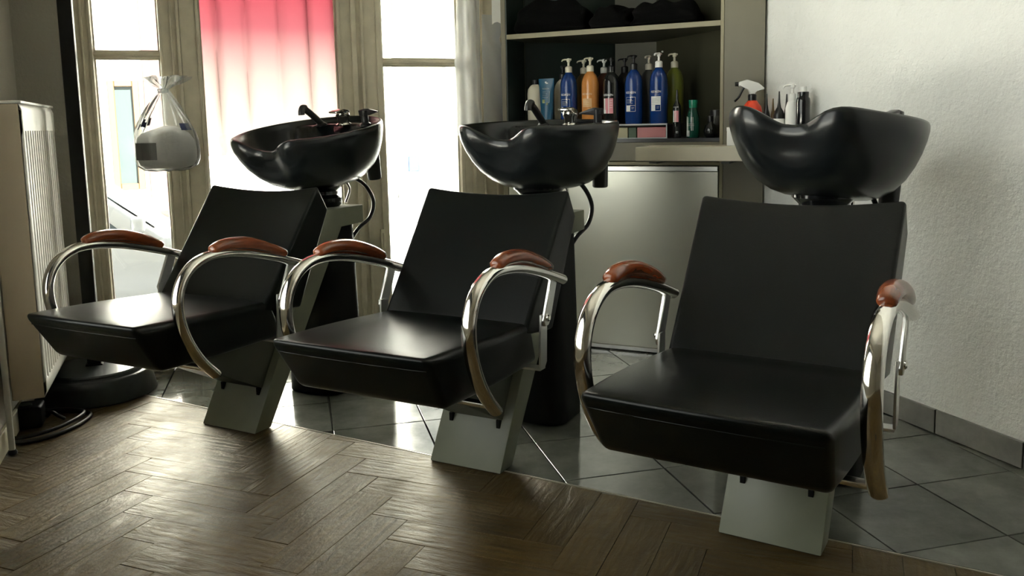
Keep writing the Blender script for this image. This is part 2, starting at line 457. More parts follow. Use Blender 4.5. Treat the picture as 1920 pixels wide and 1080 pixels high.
# ------------------------------------------------------------------ floor
bm = B(); box(bm, SL-.2, SR+.2, TB-.2, .3, -.12, -.012)
floor = struct(room_obj('floor', bm, 'grout'), 'dark sub-floor under the oak parquet and grey tiles')
BN, BD = (math.sin(rad(29.8)), math.cos(rad(29.8))), 2.008          # edge between parquet and tiles
def room_planes():
    c, s = math.cos(RA), math.sin(RA)
    o = RO.x*c+RO.y*s; p = -RO.x*s+RO.y*c
    return [((c, s), o+SR), ((-c, -s), -(o+SL)), ((-s, c), p+0.0)]
RP = room_planes()
# parquet: herringbone planks
PW, PL, PA = .104, .416, rad(68.0)
pc, ps = math.cos(PA), math.sin(PA)
planks = []
for m_ in range(-8, 9):
    for k in range(-40, 41):
        ox, oy = k*PW+m_*PL, k*PW-m_*PL
        for (x0, x1, y0, y1, turn) in ((ox, ox+PL, oy, oy+PW, 0), (ox+PL, ox+PL+PW, oy+PW-PL, oy+PW, 1)):
            g = .0006
            pl = [(x0+g, y0+g), (x1-g, y0+g), (x1-g, y1-g), (x0+g, y1-g)]
            wp = [(.05+pc*x-ps*y, 2.02+ps*x+pc*y) for x, y in pl]
            cx = sum(p[0] for p in wp)/4; cy = sum(p[1] for p in wp)/4
            if not (-2.3 < cx < 2.2 and .9 < cy < 3.4): continue
            wp = clip(wp, BN, BD-.004)
            for n, d in RP: wp = clip(wp, n, d-.002) if len(wp) > 2 else wp
            if area(wp) < .0012: continue
            planks.append((area(wp), wp, turn))
for a_, wp, turn in planks:
    cx = sum(p[0] for p in wp)/len(wp); cy = sum(p[1] for p in wp)/len(wp)
    ang = PA+(PI/2 if turn else 0); c, s = math.cos(ang), math.sin(ang)
    loc = [((x-cx)*c+(y-cy)*s, -(x-cx)*s+(y-cy)*c) for x, y in wp]
    o = obj('parquet_plank', slab_piece(loc, random.uniform(-.0005, .0003), -.012, .0006), 'oak_parquet')
    o.parent = floor
    o.matrix_parent_inverse = (Matrix.Translation(RO) @ Matrix.Rotation(RA, 4, 'Z')).inverted()
    o.location = (cx, cy, 0); o.rotation_euler = (random.uniform(-.006, .006), random.uniform(-.002, .002), ang)
# the rest of the parquet, behind the camera
poly = [from_room(SL, TB), from_room(SR, TB), from_room(SR, 0), from_room(SL, 0)]
poly = clip(poly, (0, 1), 1.0)
o = obj('parquet_field', slab_piece(poly, -.0005, -.012, .001), 'oak_parquet'); o.parent = floor
o.matrix_parent_inverse = (Matrix.Translation(RO) @ Matrix.Rotation(RA, 4, 'Z')).inverted()
# grey floor tiles
TS, TY, TA0, TB0 = .300, .2494, .0832, 3.0554
dA = (-math.sin(TY), math.cos(TY)); nA = (math.cos(TY), math.sin(TY))
for i in range(-9, 8):
    for j in range(-7, 7):
        g = .0022
        a0, a1, b0, b1 = TA0+i*TS+g, TA0+(i+1)*TS-g, TB0-(j+1)*TS+g, TB0-j*TS-g
        wp = [(nA[0]*a+dA[0]*b, nA[1]*a+dA[1]*b) for a, b in ((a0, b0), (a1, b0), (a1, b1), (a0, b1))]
        wp = clip(wp, (-BN[0], -BN[1]), -(BD+.006))
        for n, d in RP: wp = clip(wp, n, d-.003) if len(wp) > 2 else wp
        if area(wp) < .0008: continue
        cx = sum(p[0] for p in wp)/len(wp); cy = sum(p[1] for p in wp)/len(wp)
        o = obj('floor_tile', slab_piece([(x-cx, y-cy) for x, y in wp], random.uniform(-.0006, .0004), -.012, .0008), 'slate_tile')
        o.parent = floor
        o.matrix_parent_inverse = (Matrix.Translation(RO) @ Matrix.Rotation(RA, 4, 'Z')).inverted()
        o.location = (cx, cy, 0)
# thin strip where the two floors meet
e0 = (-1.75, (BD+1.75*BN[0])/BN[1]); e1 = (1.75, (BD-1.75*BN[0])/BN[1])
sp_ = [(e0[0]-BN[0]*.003, e0[1]-BN[1]*.003), (e1[0]-BN[0]*.003, e1[1]-BN[1]*.003), (e1[0]+BN[0]*.002, e1[1]+BN[1]*.002), (e0[0]+BN[0]*.002, e0[1]+BN[1]*.002)]
for n, d in RP: sp_ = clip(sp_, n, d-.003)
struct(obj('trim_1', slab_piece(sp_, .0012, -.012, .0008), 'threshold_metal'), 'thin metal strip between the parquet and the grey tiles')

# ------------------------------------------------------------------ walls and ceiling
CH = 2.95
bm = B(); box(bm, SR, SR+.2, TB-.2, .3, 0, CH); struct(room_obj('wall_right', bm, 'plaster_white'), 'rough white plaster wall beside the right-hand chair')
LW = (-3.1, -1.0, .40, 2.60)                              # shop window in the left wall, behind the photographer
bm = B()
box(bm, SL-.2, SL, TB-.2, LW[0], 0, CH); box(bm, SL-.2, SL, LW[1], .3, 0, CH); box(bm, SL-.2, SL, LW[0], LW[1], 0, LW[2]); box(bm, SL-.2, SL, LW[0], LW[1], LW[3], CH)
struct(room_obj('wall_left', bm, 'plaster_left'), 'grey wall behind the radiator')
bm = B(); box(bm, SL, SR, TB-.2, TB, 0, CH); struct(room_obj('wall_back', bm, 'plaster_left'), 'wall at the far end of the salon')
bm = B(); box(bm, SL-.2, SR+.2, TB-.2, .3, CH, CH+.15); struct(room_obj('ceiling', bm, 'ceiling_paint'), 'pale ceiling')
WT = 2.42                                               # top of the windows
bm = B()
box(bm, SL, -.245, 0, .28, 0, CH); box(bm, 1.56, SR, 0, .28, 0, CH); box(bm, -.245, 1.56, 0, .28, WT+.06, CH)
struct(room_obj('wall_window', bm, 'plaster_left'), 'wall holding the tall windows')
# baseboard tiles along the right wall
bb = B(); box(bb, SR-.004, SR, TB, -.97, 0, .076)
bb = struct(room_obj('baseboard_right', bb, 'grout'), 'grey tiled skirting of the white wall')
y = -1.816+.3*3
while y > -4.6:
    y0, y1 = y-.3+.002, min(y-.002, -.985)
    if y1-y0 > .03:
        bm = B(); box(bm, SR-.013, SR-.003, y0, y1, .003, random.uniform(.078, .081), .0012, 1)
        obj('skirting_tile', bm, 'baseboard_tile', bb)
    y -= .3
bm = B(); box(bm, SL, SL+.012, TB, -.01, 0, .075, .002, 1); struct(room_obj('baseboard_left', bm, 'door_paint'), 'painted skirting behind the radiator')
bm = B(); box(bm, SL, -.26, -.014, 0, 0, .075, .002, 1); struct(room_obj('baseboard_window', bm, 'door_paint'), 'painted skirting under the window wall')

# ------------------------------------------------------------------ windows
GB = .130                                               # bottom of the glass
def moulding(bm, s0, s1, z0, z1, t0, t1): box(bm, s0, s1, t0, t1, z0, z1, .004, 2)
def stile(parent, s0, s1, z0, z1, beads, depth=.055, name='stile'):
    bm = B(); moulding(bm, s0, s1, z0, z1, -.005, depth)
    o = obj(name, bm, 'window_paint', parent, 35)
    for (b0, b1, pr) in beads:
        b2 = B(); box(b2, b0, b1, -.005-pr, .02, z0, z1, min(.004, pr*.45), 2); obj('bead', b2, 'window_paint', o, 35)
    return o
def leaf(n, s0, s1, bar, label, l_in, r_in):
    """window leaf: two stiles, rails, lower panel, optional glazing bar, panes"""
    w = thing('window_%d' % n, label, 'window', RO, RA); del w['category']; struct(w)
    for (z0, z1) in ((0.0, GB), (WT-.05, WT)):
        bm = B(); box(bm, s0-.004, s1+.004, .004, .05, z0, z1, .004, 2); obj('rail', bm, 'window_paint', w, 35)
    if bar:
        bm = B(); box(bm, s0-.002, s1+.002, .002, .045, bar-.013, bar+.013, .004, 2); box(bm, s0-.002, s1+.002, -.004, .01, bar-.005, bar+.005, .002, 1)
        obj('glazing_bar', bm, 'window_paint', w, 35)
        zz = ((GB, bar-.013), (bar+.013, WT-.05))
    else: zz = ((GB, WT-.05),)
    for a, b in zz:
        bm = B(); box(bm, s0, s1, .026, .029, a, b); obj('pane', bm, 'window_glass', w)
        # putty line round each pane
        bm = B()
        box(bm, s0-.001, s0+.006, .012, .026, a, b); box(bm, s1-.006, s1+.001, .012, .026, a, b); box(bm, s0, s1, .012, .026, a, a+.006); box(bm, s0, s1, .012, .026, b-.006, b)
        obj('putty', bm, 'window_paint', w)
    return w
w1 = leaf(1, -.155, .085, 1.285, 'narrow glazed leaf beside the radiator', 0, 0)
w2 = leaf(2, .240, .791, None, 'wide middle window with the pink curtain', 0, 0)
w3 = leaf(3, .986, 1.329, 1.262, 'narrow glazed leaf next to the corner cupboard', 0, 0)
stile(w1, -.245, -.155, 0, WT+.06, [(-.240, -.222, .018), (-.196, -.186, .010), (-.170, -.157, .006)])
stile(w1, .085, .165, 0, WT+.06, [(.087, .097, .006), (.128, .137, .010), (.152, .165, .014)])
stile(w2, .165, .240, 0, WT+.06, [(.226, .240, .008)])
stile(w2, .791, .872, 0, WT+.06, [(.791, .806, .010), (.850, .872, .018)])
stile(w3, .872, .986, 0, WT+.06, [(.892, .905, .012), (.958, .984, .010)])
stile(w3, 1.329, 1.56, 0, WT+.06, [(1.331, 1.350, .008), (1.385, 1.40, .016), (1.44, 1.452, .012), (1.50, 1.515, .02), (1.535, 1.56, .03)])
bm = B(); box(bm, -.245, 1.56, -.005, .06, WT, WT+.06, .004, 2); obj('head_rail', bm, 'window_paint', w2, 35)
# small latch on the stile of the right-hand leaf
bm = B(); box(bm, .945, .962, -.022, -.006, .40, .53, .003, 2); lt = obj('latch', bm, 'window_paint', w3, 35)
bm = B(); sweep(bm, [Vector((.953, -.026, .43)), Vector((.953, -.04, .445)), Vector((.953, -.045, .49)), Vector((.953, -.04, .515))], .006, n=8); obj('latch_handle', bm, 'window_paint', lt, 40)

# shop window in the left wall
w4 = thing('window_4', 'wide shop window in the left wall', 'window', RO, RA); del w4['category']; struct(w4)
for (y0, y1, z0, z1) in ((LW[0], LW[0]+.06, LW[2], LW[3]), (LW[1]-.06, LW[1], LW[2], LW[3]), (LW[0], LW[1], LW[2], LW[2]+.06), (LW[0], LW[1], LW[3]-.06, LW[3])):
    bm = B(); box(bm, SL-.12, SL-.05, y0, y1, z0, z1, .004, 2); obj('frame_bar', bm, 'window_paint', w4, 35)
bm = B(); box(bm, SL-.088, SL-.084, LW[0]+.06, LW[1]-.06, LW[2]+.06, LW[3]-.06); obj('pane', bm, 'window_glass', w4)

# pink curtain behind the glass of the middle window
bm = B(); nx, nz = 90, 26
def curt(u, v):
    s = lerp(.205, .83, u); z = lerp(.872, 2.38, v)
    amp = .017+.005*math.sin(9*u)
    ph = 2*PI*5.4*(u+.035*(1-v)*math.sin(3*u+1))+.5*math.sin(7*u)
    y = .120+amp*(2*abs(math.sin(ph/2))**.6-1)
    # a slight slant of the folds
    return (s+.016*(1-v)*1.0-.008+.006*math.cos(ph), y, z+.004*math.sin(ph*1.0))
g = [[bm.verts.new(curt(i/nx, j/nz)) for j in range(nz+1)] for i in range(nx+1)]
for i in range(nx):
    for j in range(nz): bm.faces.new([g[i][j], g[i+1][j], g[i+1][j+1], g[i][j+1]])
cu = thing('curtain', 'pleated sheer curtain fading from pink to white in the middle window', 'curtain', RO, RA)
obj('curtain_cloth', bm, 'graded_curtain', cu, 80)
bm = B(); sweep(bm, [Vector((.19, .115, 2.385)), Vector((.85, .115, 2.385))], .008, n=10, side=Vector((0, 0, 1))); obj('curtain_rod', bm, 'brushed_steel', cu, 40)

# hanging plastic sheet, taped film and paper on the frame beside the cupboard
def ragged(f, nu, nv):
    bm = B(); g = [[bm.verts.new(f(i/nu, j/nv)) for j in range(nv+1)] for i in range(nu+1)]
    for i in range(nu):
        for j in range(nv): bm.faces.new([g[i][j], g[i+1][j], g[i+1][j+1], g[i][j+1]])
    return bm
def sheet(u, v):
    z = lerp(.935, 2.2, v)
    left = 1.312+.035*max(0, (z-1.28))**.8*.9+.012*math.sin(4*z)
    s = lerp(left, 1.425, u)
    return (s, -.045-.022*math.sin(PI*u)*(1+.4*math.sin(5*z+4*u))-.008*math.sin(14*u+3*z)-.004*math.sin(31*z+9*u), z)
o = room_obj('plastic_sheet', ragged(sheet, 22, 40), 'sheet_film', None, 80)
tag(o, 'limp translucent plastic sheet hanging beside the right-hand window leaf', 'plastic sheet')
def film(u, v):
    z = lerp(.955, 1.47, v)
    right = 1.535-.03*math.exp(-((z-1.36)/.04)**2)-.012*math.sin(9*z)-.02*(1 if z < 1.2 else 0)*(1.2-z)*2
    s = lerp(1.43, right, u)
    return (s, -.052-.004*math.sin(23*z+7*u)-.010*u*u*abs(math.sin(6*z)), z)
o = room_obj('taped_film', ragged(film, 12, 36), 'sheet_film', None, 80)
tag(o, 'torn milky film stuck on the window frame next to the cupboard', 'plastic film')
def papr(u, v):
    z = lerp(1.425+.012*math.sin(5*u), 1.75, v)
    return (lerp(1.475, 1.545, u), -.064-.012*u*(1-v), z)
o = room_obj('paper_strip', ragged(papr, 6, 10), 'paper', None, 80)
tag(o, 'white paper strip hanging at the top of the window frame by the cupboard', 'paper')

# ------------------------------------------------------------------ bag of cotton hanging on the window post
bag = thing('plastic_bag', 'knotted clear plastic bag hanging on the post between the windows', 'plastic bag', Vector((*from_room(.088, -.10), 0)), RA)
def bagsurf(prof, n=56):
    bm = B(); rings = []
    for q, (r, z, wr) in enumerate(prof):
        ring = []
        for k in range(n):
            a = 2*PI*k/n
            rr = r*(1+wr*(.5*math.sin(7*a+q*.7)+.5*math.sin(13*a+q*.35+1))+.035*math.sin(3*a+z*22))
            ring.append(bm.verts.new((rr*math.cos(a)*1.02+(.012 if z > 1.1 else 0)*(z-1.1)/.09*1.0, rr*math.sin(a)*.60, z+.004*math.sin(5*a))))
        rings.append(ring)
    for a, b in zip(rings, rings[1:]):
        for k in range(n): bm.faces.new([a[k], a[(k+1) % n], b[(k+1) % n], b[k]])
    return bm, rings
bm, rg = bagsurf([(.045, .828, .05), (.085, .833, .05), (.107, .848, .05), (.116, .875, .04), (.117, .91, .03), (.114, .95, .03), (.106, .985, .05), (.090, 1.02, .10), (.070, 1.055, .16), (.048, 1.09, .22), (.030, 1.118, .25), (.018, 1.138, .25)])
bm.faces.new(rg[0][::-1])
obj('bag_film', bm, 'bag_film', bag, 60)
bm, rg = bagsurf([(.017, 1.136, .2), (.016, 1.146, .2), (.026, 1.156, .3), (.048, 1.170, .45), (.062, 1.186, .6), (.066, 1.196, .7)])
obj('bag_ruffle', bm, 'bag_film', bag, 60)
bm = B(); lathe(bm, [(.008, 1.130), (.019, 1.133), (.021, 1.140), (.019, 1.147), (.008, 1.150)], 16, sy=.8); obj('bag_knot', bm, 'bag_film', bag, 50)
bm = B(); sweep(bm, catmull([(.0, .0, 1.145), (.03, .03, 1.19), (.05, .075, 1.20), (.05, .10, 1.20)], 4), .0016, n=6); obj('hanging_string', bm, 'paper', bag, 60)
pk = thing('cotton_pack', 'white cotton pack with a black printed square inside the hanging bag', 'cotton pack', Vector((*from_room(.088, -.10), 0)), RA)
bm = B(); lathe(bm, [(0, .838), (.07, .838), (.098, .848), (.108, .868), (.110, .90), (.109, .94), (.104, .968), (.088, .986), (.05, .994), (0, .996)], 48, sy=.575)
for v in bm.verts:
    v.co.z += (.012*math.sin(v.co.x*26+.8)-.016*max(0, v.co.x)/.11) if v.co.z > .93 else 0
    kk = 1+.02*math.sin(9*math.atan2(v.co.y, v.co.x)+v.co.z*30); v.co.x *= kk; v.co.y *= kk
obj('cotton', bm, 'cotton', pk, 60)
def bent_patch(f, u0, u1, v0, v1, n=6, m=4):
    bm = B(); g = [[bm.verts.new(f(lerp(u0, u1, i/n), lerp(v0, v1, j/m))) for j in range(m+1)] for i in range(n+1)]
    for i in range(n):
        for j in range(m): bm.faces.new([g[i][j], g[i+1][j], g[i+1][j+1], g[i][j+1]])
    return bm
def onpack(u, v):
    a = rad(u); return (.1135*math.sin(a), -.1135*.585*math.cos(a), v)
obj('printed_square', bent_patch(onpack, -80, -18, .872, .938, 8, 3), 'print_black', pk, 60)
for (a0, a1, z0, z1, mm) in ((-75, -66, .99, 1.012, 'print_navy'), (-64, -52, 1.0, 1.03, 'print_navy'), (-52, -44, .998, 1.018, 'print_navy'), (-42, -34, 1.005, 1.035, 'print_black'), (34, 66, .985, 1.012, 'print_navy')):
    def onbag(u, v):
        a = rad(u); k = lerp(.104, .078, (v-.985)/.05); return (k*math.sin(a)*1.03, -k*math.cos(a)*.62-.002, v)
    obj('bag_print', bent_patch(onbag, a0, a1, z0, z1, 3, 2), mm, bag, 60)

# ------------------------------------------------------------------ radiator with its pipe
rd = thing('radiator', 'tall ribbed white panel radiator on the grey wall', 'radiator', RO, RA)
RX0, RX1, RY0, RY1, RZ0, RZ1 = -.392, -.295, -.795, -.135, .16, 1.078
bm = B(); box(bm, RX0, RX1-.008, RY0, RY0+.004, RZ0, RZ1-.004, .0012, 1); obj('side_cover', bm, 'radiator_side', rd)
bm = B(); box(bm, RX0, RX1-.008, RY1-.004, RY1, RZ0, RZ1-.004, .0012, 1); obj('side_cover', bm, 'radiator_side', rd)
# ribbed front plate
bm = B(); ys = []; nfl = 14; pit = (RY1-RY0-.06)/nfl
prof = [(RY0, 0.0), (RY0+.012, .004)]
for k in range(nfl):
    y0 = RY0+.03+k*pit
    prof += [(y0, .004), (y0+pit*.14, -.013), (y0+pit*.44, -.013), (y0+pit*.58, .004)]
prof += [(RY1-.012, .004), (RY1, 0)]
zs = [RZ0, RZ0+.02, RZ0+.055, RZ0+.07, RZ1-.10, RZ1-.085, RZ1-.02, RZ1]
cols = []
for (yy, dx) in prof:
    col = []
    for q, z in enumerate(zs):
        flat = q in (0, 1, 2, 5, 6, 7)
        d = (.004 if flat else dx)
        if q in (0, 7): d = -.004
        col.append(bm.verts.new((RX1+d-.004, yy, z)))
    cols.append(col)
for a, b in zip(cols, cols[1:]):
    for q in range(len(zs)-1): bm.faces.new([a[q], b[q], b[q+1], a[q+1]])
o = obj('front_plate', bm, 'radiator_enamel', rd, 35)
sm = o.modifiers.new('thickness', 'SOLIDIFY'); sm.thickness = .0015; sm.offset = -1
bm = B(); box(bm, RX0+.004, RX0+.012, RY0+.01, RY1-.01, RZ0+.01, RZ1-.01); obj('rear_plate', bm, 'radiator_enamel', rd)
bm = B()
for k in range(13):
    y0 = RY0+.02+k*(RY1-RY0-.05)/12.5
    box(bm, RX0+.016, RX1-.016, y0, y0+.02, RZ0+.03, RZ1-.02)
obj('convector_fins', bm, 'radiator_enamel', rd)
bm = B(); box(bm, RX0-.002, RX1+.001, RY0-.002, RY1+.002, RZ1-.003, RZ1+.006, .002, 1); tg = obj('top_grille', bm, 'radiator_enamel', rd)
bm = B()
for k in range(24):
    y0 = RY0+.03+k*.0255; box(bm, RX0+.02, RX1-.02, y0, y0+.011, RZ1+.004, RZ1+.008)
obj('grille_slots', bm, 'radiator_side', tg)
bm = B(); box(bm, SL, RX0+.01, RY0+.10, RY0+.13, RZ0+.05, RZ1-.1); box(bm, SL, RX0+.01, RY1-.13, RY1-.10, RZ0+.05, RZ1-.1); obj('wall_bracket', bm, 'radiator_enamel', rd)
bm = B(); box(bm, -.409, -.392, -.826, -.81, .012, CH-.02, .003, 2)
pipe = thing('heating_pipe', 'slim white pipe casing standing beside the radiator end', 'pipe', RO, RA)
obj('pipe_casing', bm, 'radiator_enamel', pipe, 40)
bm = B(); lathe(bm, [(.0, 0), (.013, 0), (.014, .006), (.010, .014), (0, .014)], 12, (-.400, -.818, 0)); obj('pipe_foot', bm, 'black_plastic', pipe, 40)
for z in (.55, 1.6):
    bm = B(); box(bm, SL, -.405, -.824, -.812, z, z+.02); obj('pipe_clip', bm, 'radiator_enamel', pipe)

# ------------------------------------------------------------------ stand with round base
st = thing('pole_stand', 'tall black pole on a heavy round black base by the radiator', 'stand', Vector((*from_room(-.215, -.235), 0)), RA)
bm = B(); lathe(bm, [(0, 0), (.205, 0), (.212, .006), (.208, .03), (.200, .062), (.193, .082), (.186, .088), (.176, .089), (.172, .094), (.172, .101), (.166, .106), (.05, .112), (0, .112)], 72); obj('base', bm, 'base_plastic', st, 35)
bm = B(); box(bm, -.024, .024, -.024, .024, .108, 2.05, .004, 2); obj('pole', bm, 'black_matt', st, 40)
bm = B(); box(bm, -.030, .030, -.030, .030, .108, .118, .003, 2); obj('pole_collar', bm, 'black_matt', st, 40)

# ------------------------------------------------------------------ cable on the floor
cb = thing('power_cable', 'coiled black cable on the parquet in front of the radiator', 'cable')
P = [(-1.76, 2.93, .04), (-1.70, 2.92, .008), (-1.60, 2.922, .007), (-1.51, 2.905, .007), (-1.475, 2.85, .007), (-1.485, 2.73, .007), (-1.53, 2.65, .007), (-1.60, 2.625, .007), (-1.68, 2.66, .007), (-1.73, 2.75, .007), (-1.735, 2.87, .012), (-1.62, 2.905, .018), (-1.53, 2.892, .020), (-1.495, 2.85, .020), (-1.505, 2.74, .020), (-1.545, 2.665, .019), (-1.61, 2.64, .014), (-1.70, 2.67, .007), (-1.78, 2.72, .007), (-1.82, 2.80, .03)]
bm = B(); sweep(bm, catmull(P, 6), .0068, n=8, side=Vector((0, 0, 1))); obj('cable_coil', bm, 'cable_rubber', cb, 50)
bm = B(); sweep(bm, catmull([(-1.592, 2.80, .03), (-1.575, 2.80, .045), (-1.56, 2.81, .03), (-1.55, 2.83, .012)], 5), .006, n=8, side=Vector((0, 0, 1))); obj('cable_end', bm, 'cable_rubber', cb, 50)
ps_ = thing('power_strip', 'black power adapter block on the floor under the radiator', 'power strip', (-1.652, 2.785, 0), RA)
bm = B(); box(bm, -.05, .05, -.035, .06, 0, .075, .01, 3); obj('housing', bm, 'black_matt', ps_, 40)
bm = B(); lathe(bm, [(0, .075), (.02, .075), (.02, .079), (0, .079)], 16); obj('socket', bm, 'black_plastic', ps_, 40)

# ------------------------------------------------------------------ corner cupboard
cab = thing('corner_cupboard', 'tall beige corner cupboard with open shelves and a metal door below', 'cupboard', CO, CA)
CL, CRi, CRo = -.365, .573, .735
CHT = 2.25
def tri(off0, inset=0.0, l=CL, r=CRi):
    """plan of a shelf: front edge at off0, sides running to the corner"""
    ap = .672-inset
    # limits from the two room walls (45 degrees)
    return [(l+.012, off0), (r-.002, off0), (r-.002, .742-r-.012+.02), (.17, ap-.10), (-.02, ap-.10), (l+.012, .586+l-.012)]
bm = B(); box(bm, CL-.022, CL, 0, .20, .0, CHT, .002, 1); obj('left_side', bm, 'cabinet_board', cab)
bm = B(); box(bm, CL, CL+.006, .002, .19, .915, CHT-.02); obj('left_lining', bm, 'cabinet_inside_green', cab)
bm = B(); box(bm, CRi, CRi+.014, -.004, .13, .0, CHT, .0015, 1); obj('right_post', bm, 'cabinet_edge', cab)
bm = B(); prism(bm, [(CRi+.014, 0), (.7435, 0), (.7255, .018), (CRi+.014, .018)], 0, CHT, .001, 1); obj('filler_panel', bm, 'cabinet_board', cab)
# inner linings follow the room walls, with a flat strip across the corner
def strip(p, q, th, z0, z1):
    d = Vector((q[0]-p[0], q[1]-p[1], 0)).normalized(); n = Vector((-d.y, d.x, 0))*th
    bm = B(); prism(bm, [p, q, (q[0]+n.x, q[1]+n.y), (p[0]+n.x, p[1]+n.y)], z0, z1); return bm
obj('back_panel', strip((CL+.006, .205), (-.035, .535), .008, .02, CHT-.02), 'cabinet_inside_green', cab)
obj('back_panel', strip((-.035, .535), (.165, .545), .008, .02, CHT-.02), 'cabinet_back_strip', cab)
obj('back_panel', strip((.165, .545), (CRi, .14), .008, .02, CHT-.02), 'cabinet_inside', cab)
def shelf_poly(o): return [(CL+.006, o), (CRi, o), (CRi, .135), (.160, .54), (-.033, .53), (CL+.006, .20)]
bm = B(); prism(bm, shelf_poly(.002), 1.352, 1.370); sh = obj('upper_shelf', bm, 'cabinet_inside', cab)
bm = B(); box(bm, CL+.006, CRi, -.002, .004, 1.350, 1.371, .001, 1); obj('shelf_edge', bm, 'cabinet_edge', sh)
bm = B(); prism(bm, shelf_poly(.0), .896, .910); obj('lower_shelf', bm, 'shelf_black', cab)
bm = B(); prism(bm, shelf_poly(.0), CHT-.02, CHT); obj('top_board', bm, 'cabinet_board', cab)
bm = B(); box(bm, CL, CRi, -.002, .018, .818, .895, .001, 1); obj('fascia', bm, 'cabinet_board', cab)
bm = B(); box(bm, CL, CRi, -.006, .02, .800, .815, .002, 1); obj('rail', bm, 'cabinet_edge', cab)
bm = B(); box(bm, CL+.004, CRi-.004, -.004, .014, .022, .776, .0025, 2); dr = obj('metal_door', bm, 'metal_door', cab)
bm = B(); box(bm, CL+.004, CRi-.004, -.012, .012, .776, .797, .002, 1); obj('door_top_profile', bm, 'brushed_steel', dr)
bm = B(); box(bm, CL+.004, CRi-.004, -.008, .012, .004, .022, .002, 1); obj('door_bottom_profile', bm, 'brushed_steel', dr)
bm = B(); lathe(bm, [(0, 0), (.004, 0), (.004, .01), (0, .01)], 10); o = obj('shelf_pin', bm, 'white_plastic', cab); o.location = (.21, .49, 1.30); o.rotation_euler = (PI/2, 0, 0)
# worktop ledge in front of the cupboard
wtp = thing('worktop', 'thick beige ledge running from the cupboard to the white wall', 'worktop', CO, CA)
bm = B(); prism(bm, [(.300, -.25), (.985, -.25), (.748, -.013), (.300, -.013)], .829, .884, .002, 2); obj('ledge_board', bm, 'worktop', wtp)
for a in (.34, .62):
    bm = B(); box(bm, a, a+.03, -.20, -.013, .817, .829); obj('ledge_bracket', bm, 'grey_steel_dark', wtp)

# black towels heaped on the upper shelf
def heap(al, off, hw, hd, h, seed, label, ztop=1.3705):
    rnd = random.Random(seed); ph = [rnd.uniform(0, 6) for _ in range(6)]
    def f(u, v, w):
        z = (w+1)/2
        k = 1-.10*z
        top = h*(1-.25*u*u-.15*v*v)*(1+.13*math.sin(3*u+ph[0])*math.cos(2*v+ph[1])+.07*math.sin(8*u+ph[2]))
        return (al+hw*u*k+.006*math.sin(9*z+ph[3]), off+hd*v*k+.005*math.sin(11*z+ph[4]), ztop+z*top)
    bm = B(); block(bm, f, (16, 8, 6), (.25, .3, .4))
    o = obj('black_towel', bm, 'towel_black', None, 60, CO, CA); tag(o, label, 'towel', 'black towels on the upper shelf'); return o
heap(-.17, .112, .170, .100, .150, 1, 'heap of black towels at the left end of the upper shelf')
heap(.095, .20, .088, .19, .105, 2, 'middle heap of black towels on the upper shelf')
heap(.335, .105, .140, .095, .110, 3, 'sagging heap of black towels at the right end of the upper shelf')

# ------------------------------------------------------------------ text
_tx = {}
def text_mesh(s):
    if s not in _tx:
        c = bpy.data.curves.new('txt', 'FONT'); c.body = s; c.align_x = 'CENTER'; c.size = 1.0; c.resolution_u = 2
        o = bpy.data.objects.new('txt', c); COL.objects.link(o)
        dg = bpy.context.evaluated_depsgraph_get(); me = o.evaluated_get(dg).to_mesh()
        v = [tuple(p.co[:2]) for p in me.vertices]; f = [tuple(p.vertices) for p in me.polygons]
        o.evaluated_get(dg).to_mesh_clear(); bpy.data.objects.remove(o); bpy.data.curves.remove(c)
        _tx[s] = (v, f)
    return _tx[s]
def bent_text(s, r, ang, z, size, m, parent, cx=0, cy=0, xs=1.0):
    v, f = text_mesh(s); bm = B()
    vs_ = [bm.verts.new((cx+r*math.sin(ang+x*size*xs/r), cy-r*math.cos(ang+x*size*xs/r), z+y*size)) for x, y in v]
    for q in f:
        try: bm.faces.new([vs_[i] for i in q])
        except ValueError: pass
    return obj('lettering', bm, m, parent)
def bent_rects(rects, r, ang, m, parent, name='label_print', cx=0, cy=0):
    """flat print on a round body: rectangles (x0,x1,z0,z1) bent round the axis"""
    bm = B()
    for (x0, x1, z0, z1) in rects:
        n = max(1, int(abs(x1-x0)/.006))
        for i in range(n):
            a, b = lerp(x0, x1, i/n)/r+ang, lerp(x0, x1, (i+1)/n)/r+ang
            bm.faces.new([bm.verts.new((cx+r*math.sin(a), cy-r*math.cos(a), z0)), bm.verts.new((cx+r*math.sin(b), cy-r*math.cos(b), z0)), bm.verts.new((cx+r*math.sin(b), cy-r*math.cos(b), z1)), bm.verts.new((cx+r*math.sin(a), cy-r*math.cos(a), z1))])
    return obj(name, bm, m, parent)
def frame_rects(x0, x1, z0, z1, w=.0011):
    return [(x0, x1, z0, z0+w), (x0, x1, z1-w, z1), (x0, x0+w, z0, z1), (x1-w, x1, z0, z1)]

# ------------------------------------------------------------------ bottles on the lower shelf
def pump_head(parent, z, m, turn=0.0, k=1.0):
    bm = B(); lathe(bm, [(0, 0), (.0155*k, 0), (.0155*k, .022), (.012*k, .026), (.006, .028), (0, .028)], 20); cap = obj('pump_collar', bm, m, parent, 35); cap.location = (0, 0, z)
    bm = B(); lathe(bm, [(0, .026), (.005, .026), (.005, .044), (.0085, .047), (.009, .056), (.006, .061), (0, .062)], 14)
    o = obj('pump_stem', bm, m, parent, 35); o.location = (0, 0, z)
    pts = [Vector((.012, 0, .0555)), Vector((0, 0, .0565)), Vector((-.018, 0, .0565)), Vector((-.027, 0, .054)), Vector((-.030, 0, .048))]
    bm = B(); sweep(bm, pts, .0075, .0045, n=10, side=Vector((0, 1, 0)), taper=lambda t: 1-.45*t); o = obj('pump_nozzle', bm, m, parent, 40); o.location = (0, 0, z); o.rotation_euler = (0, 0, turn)
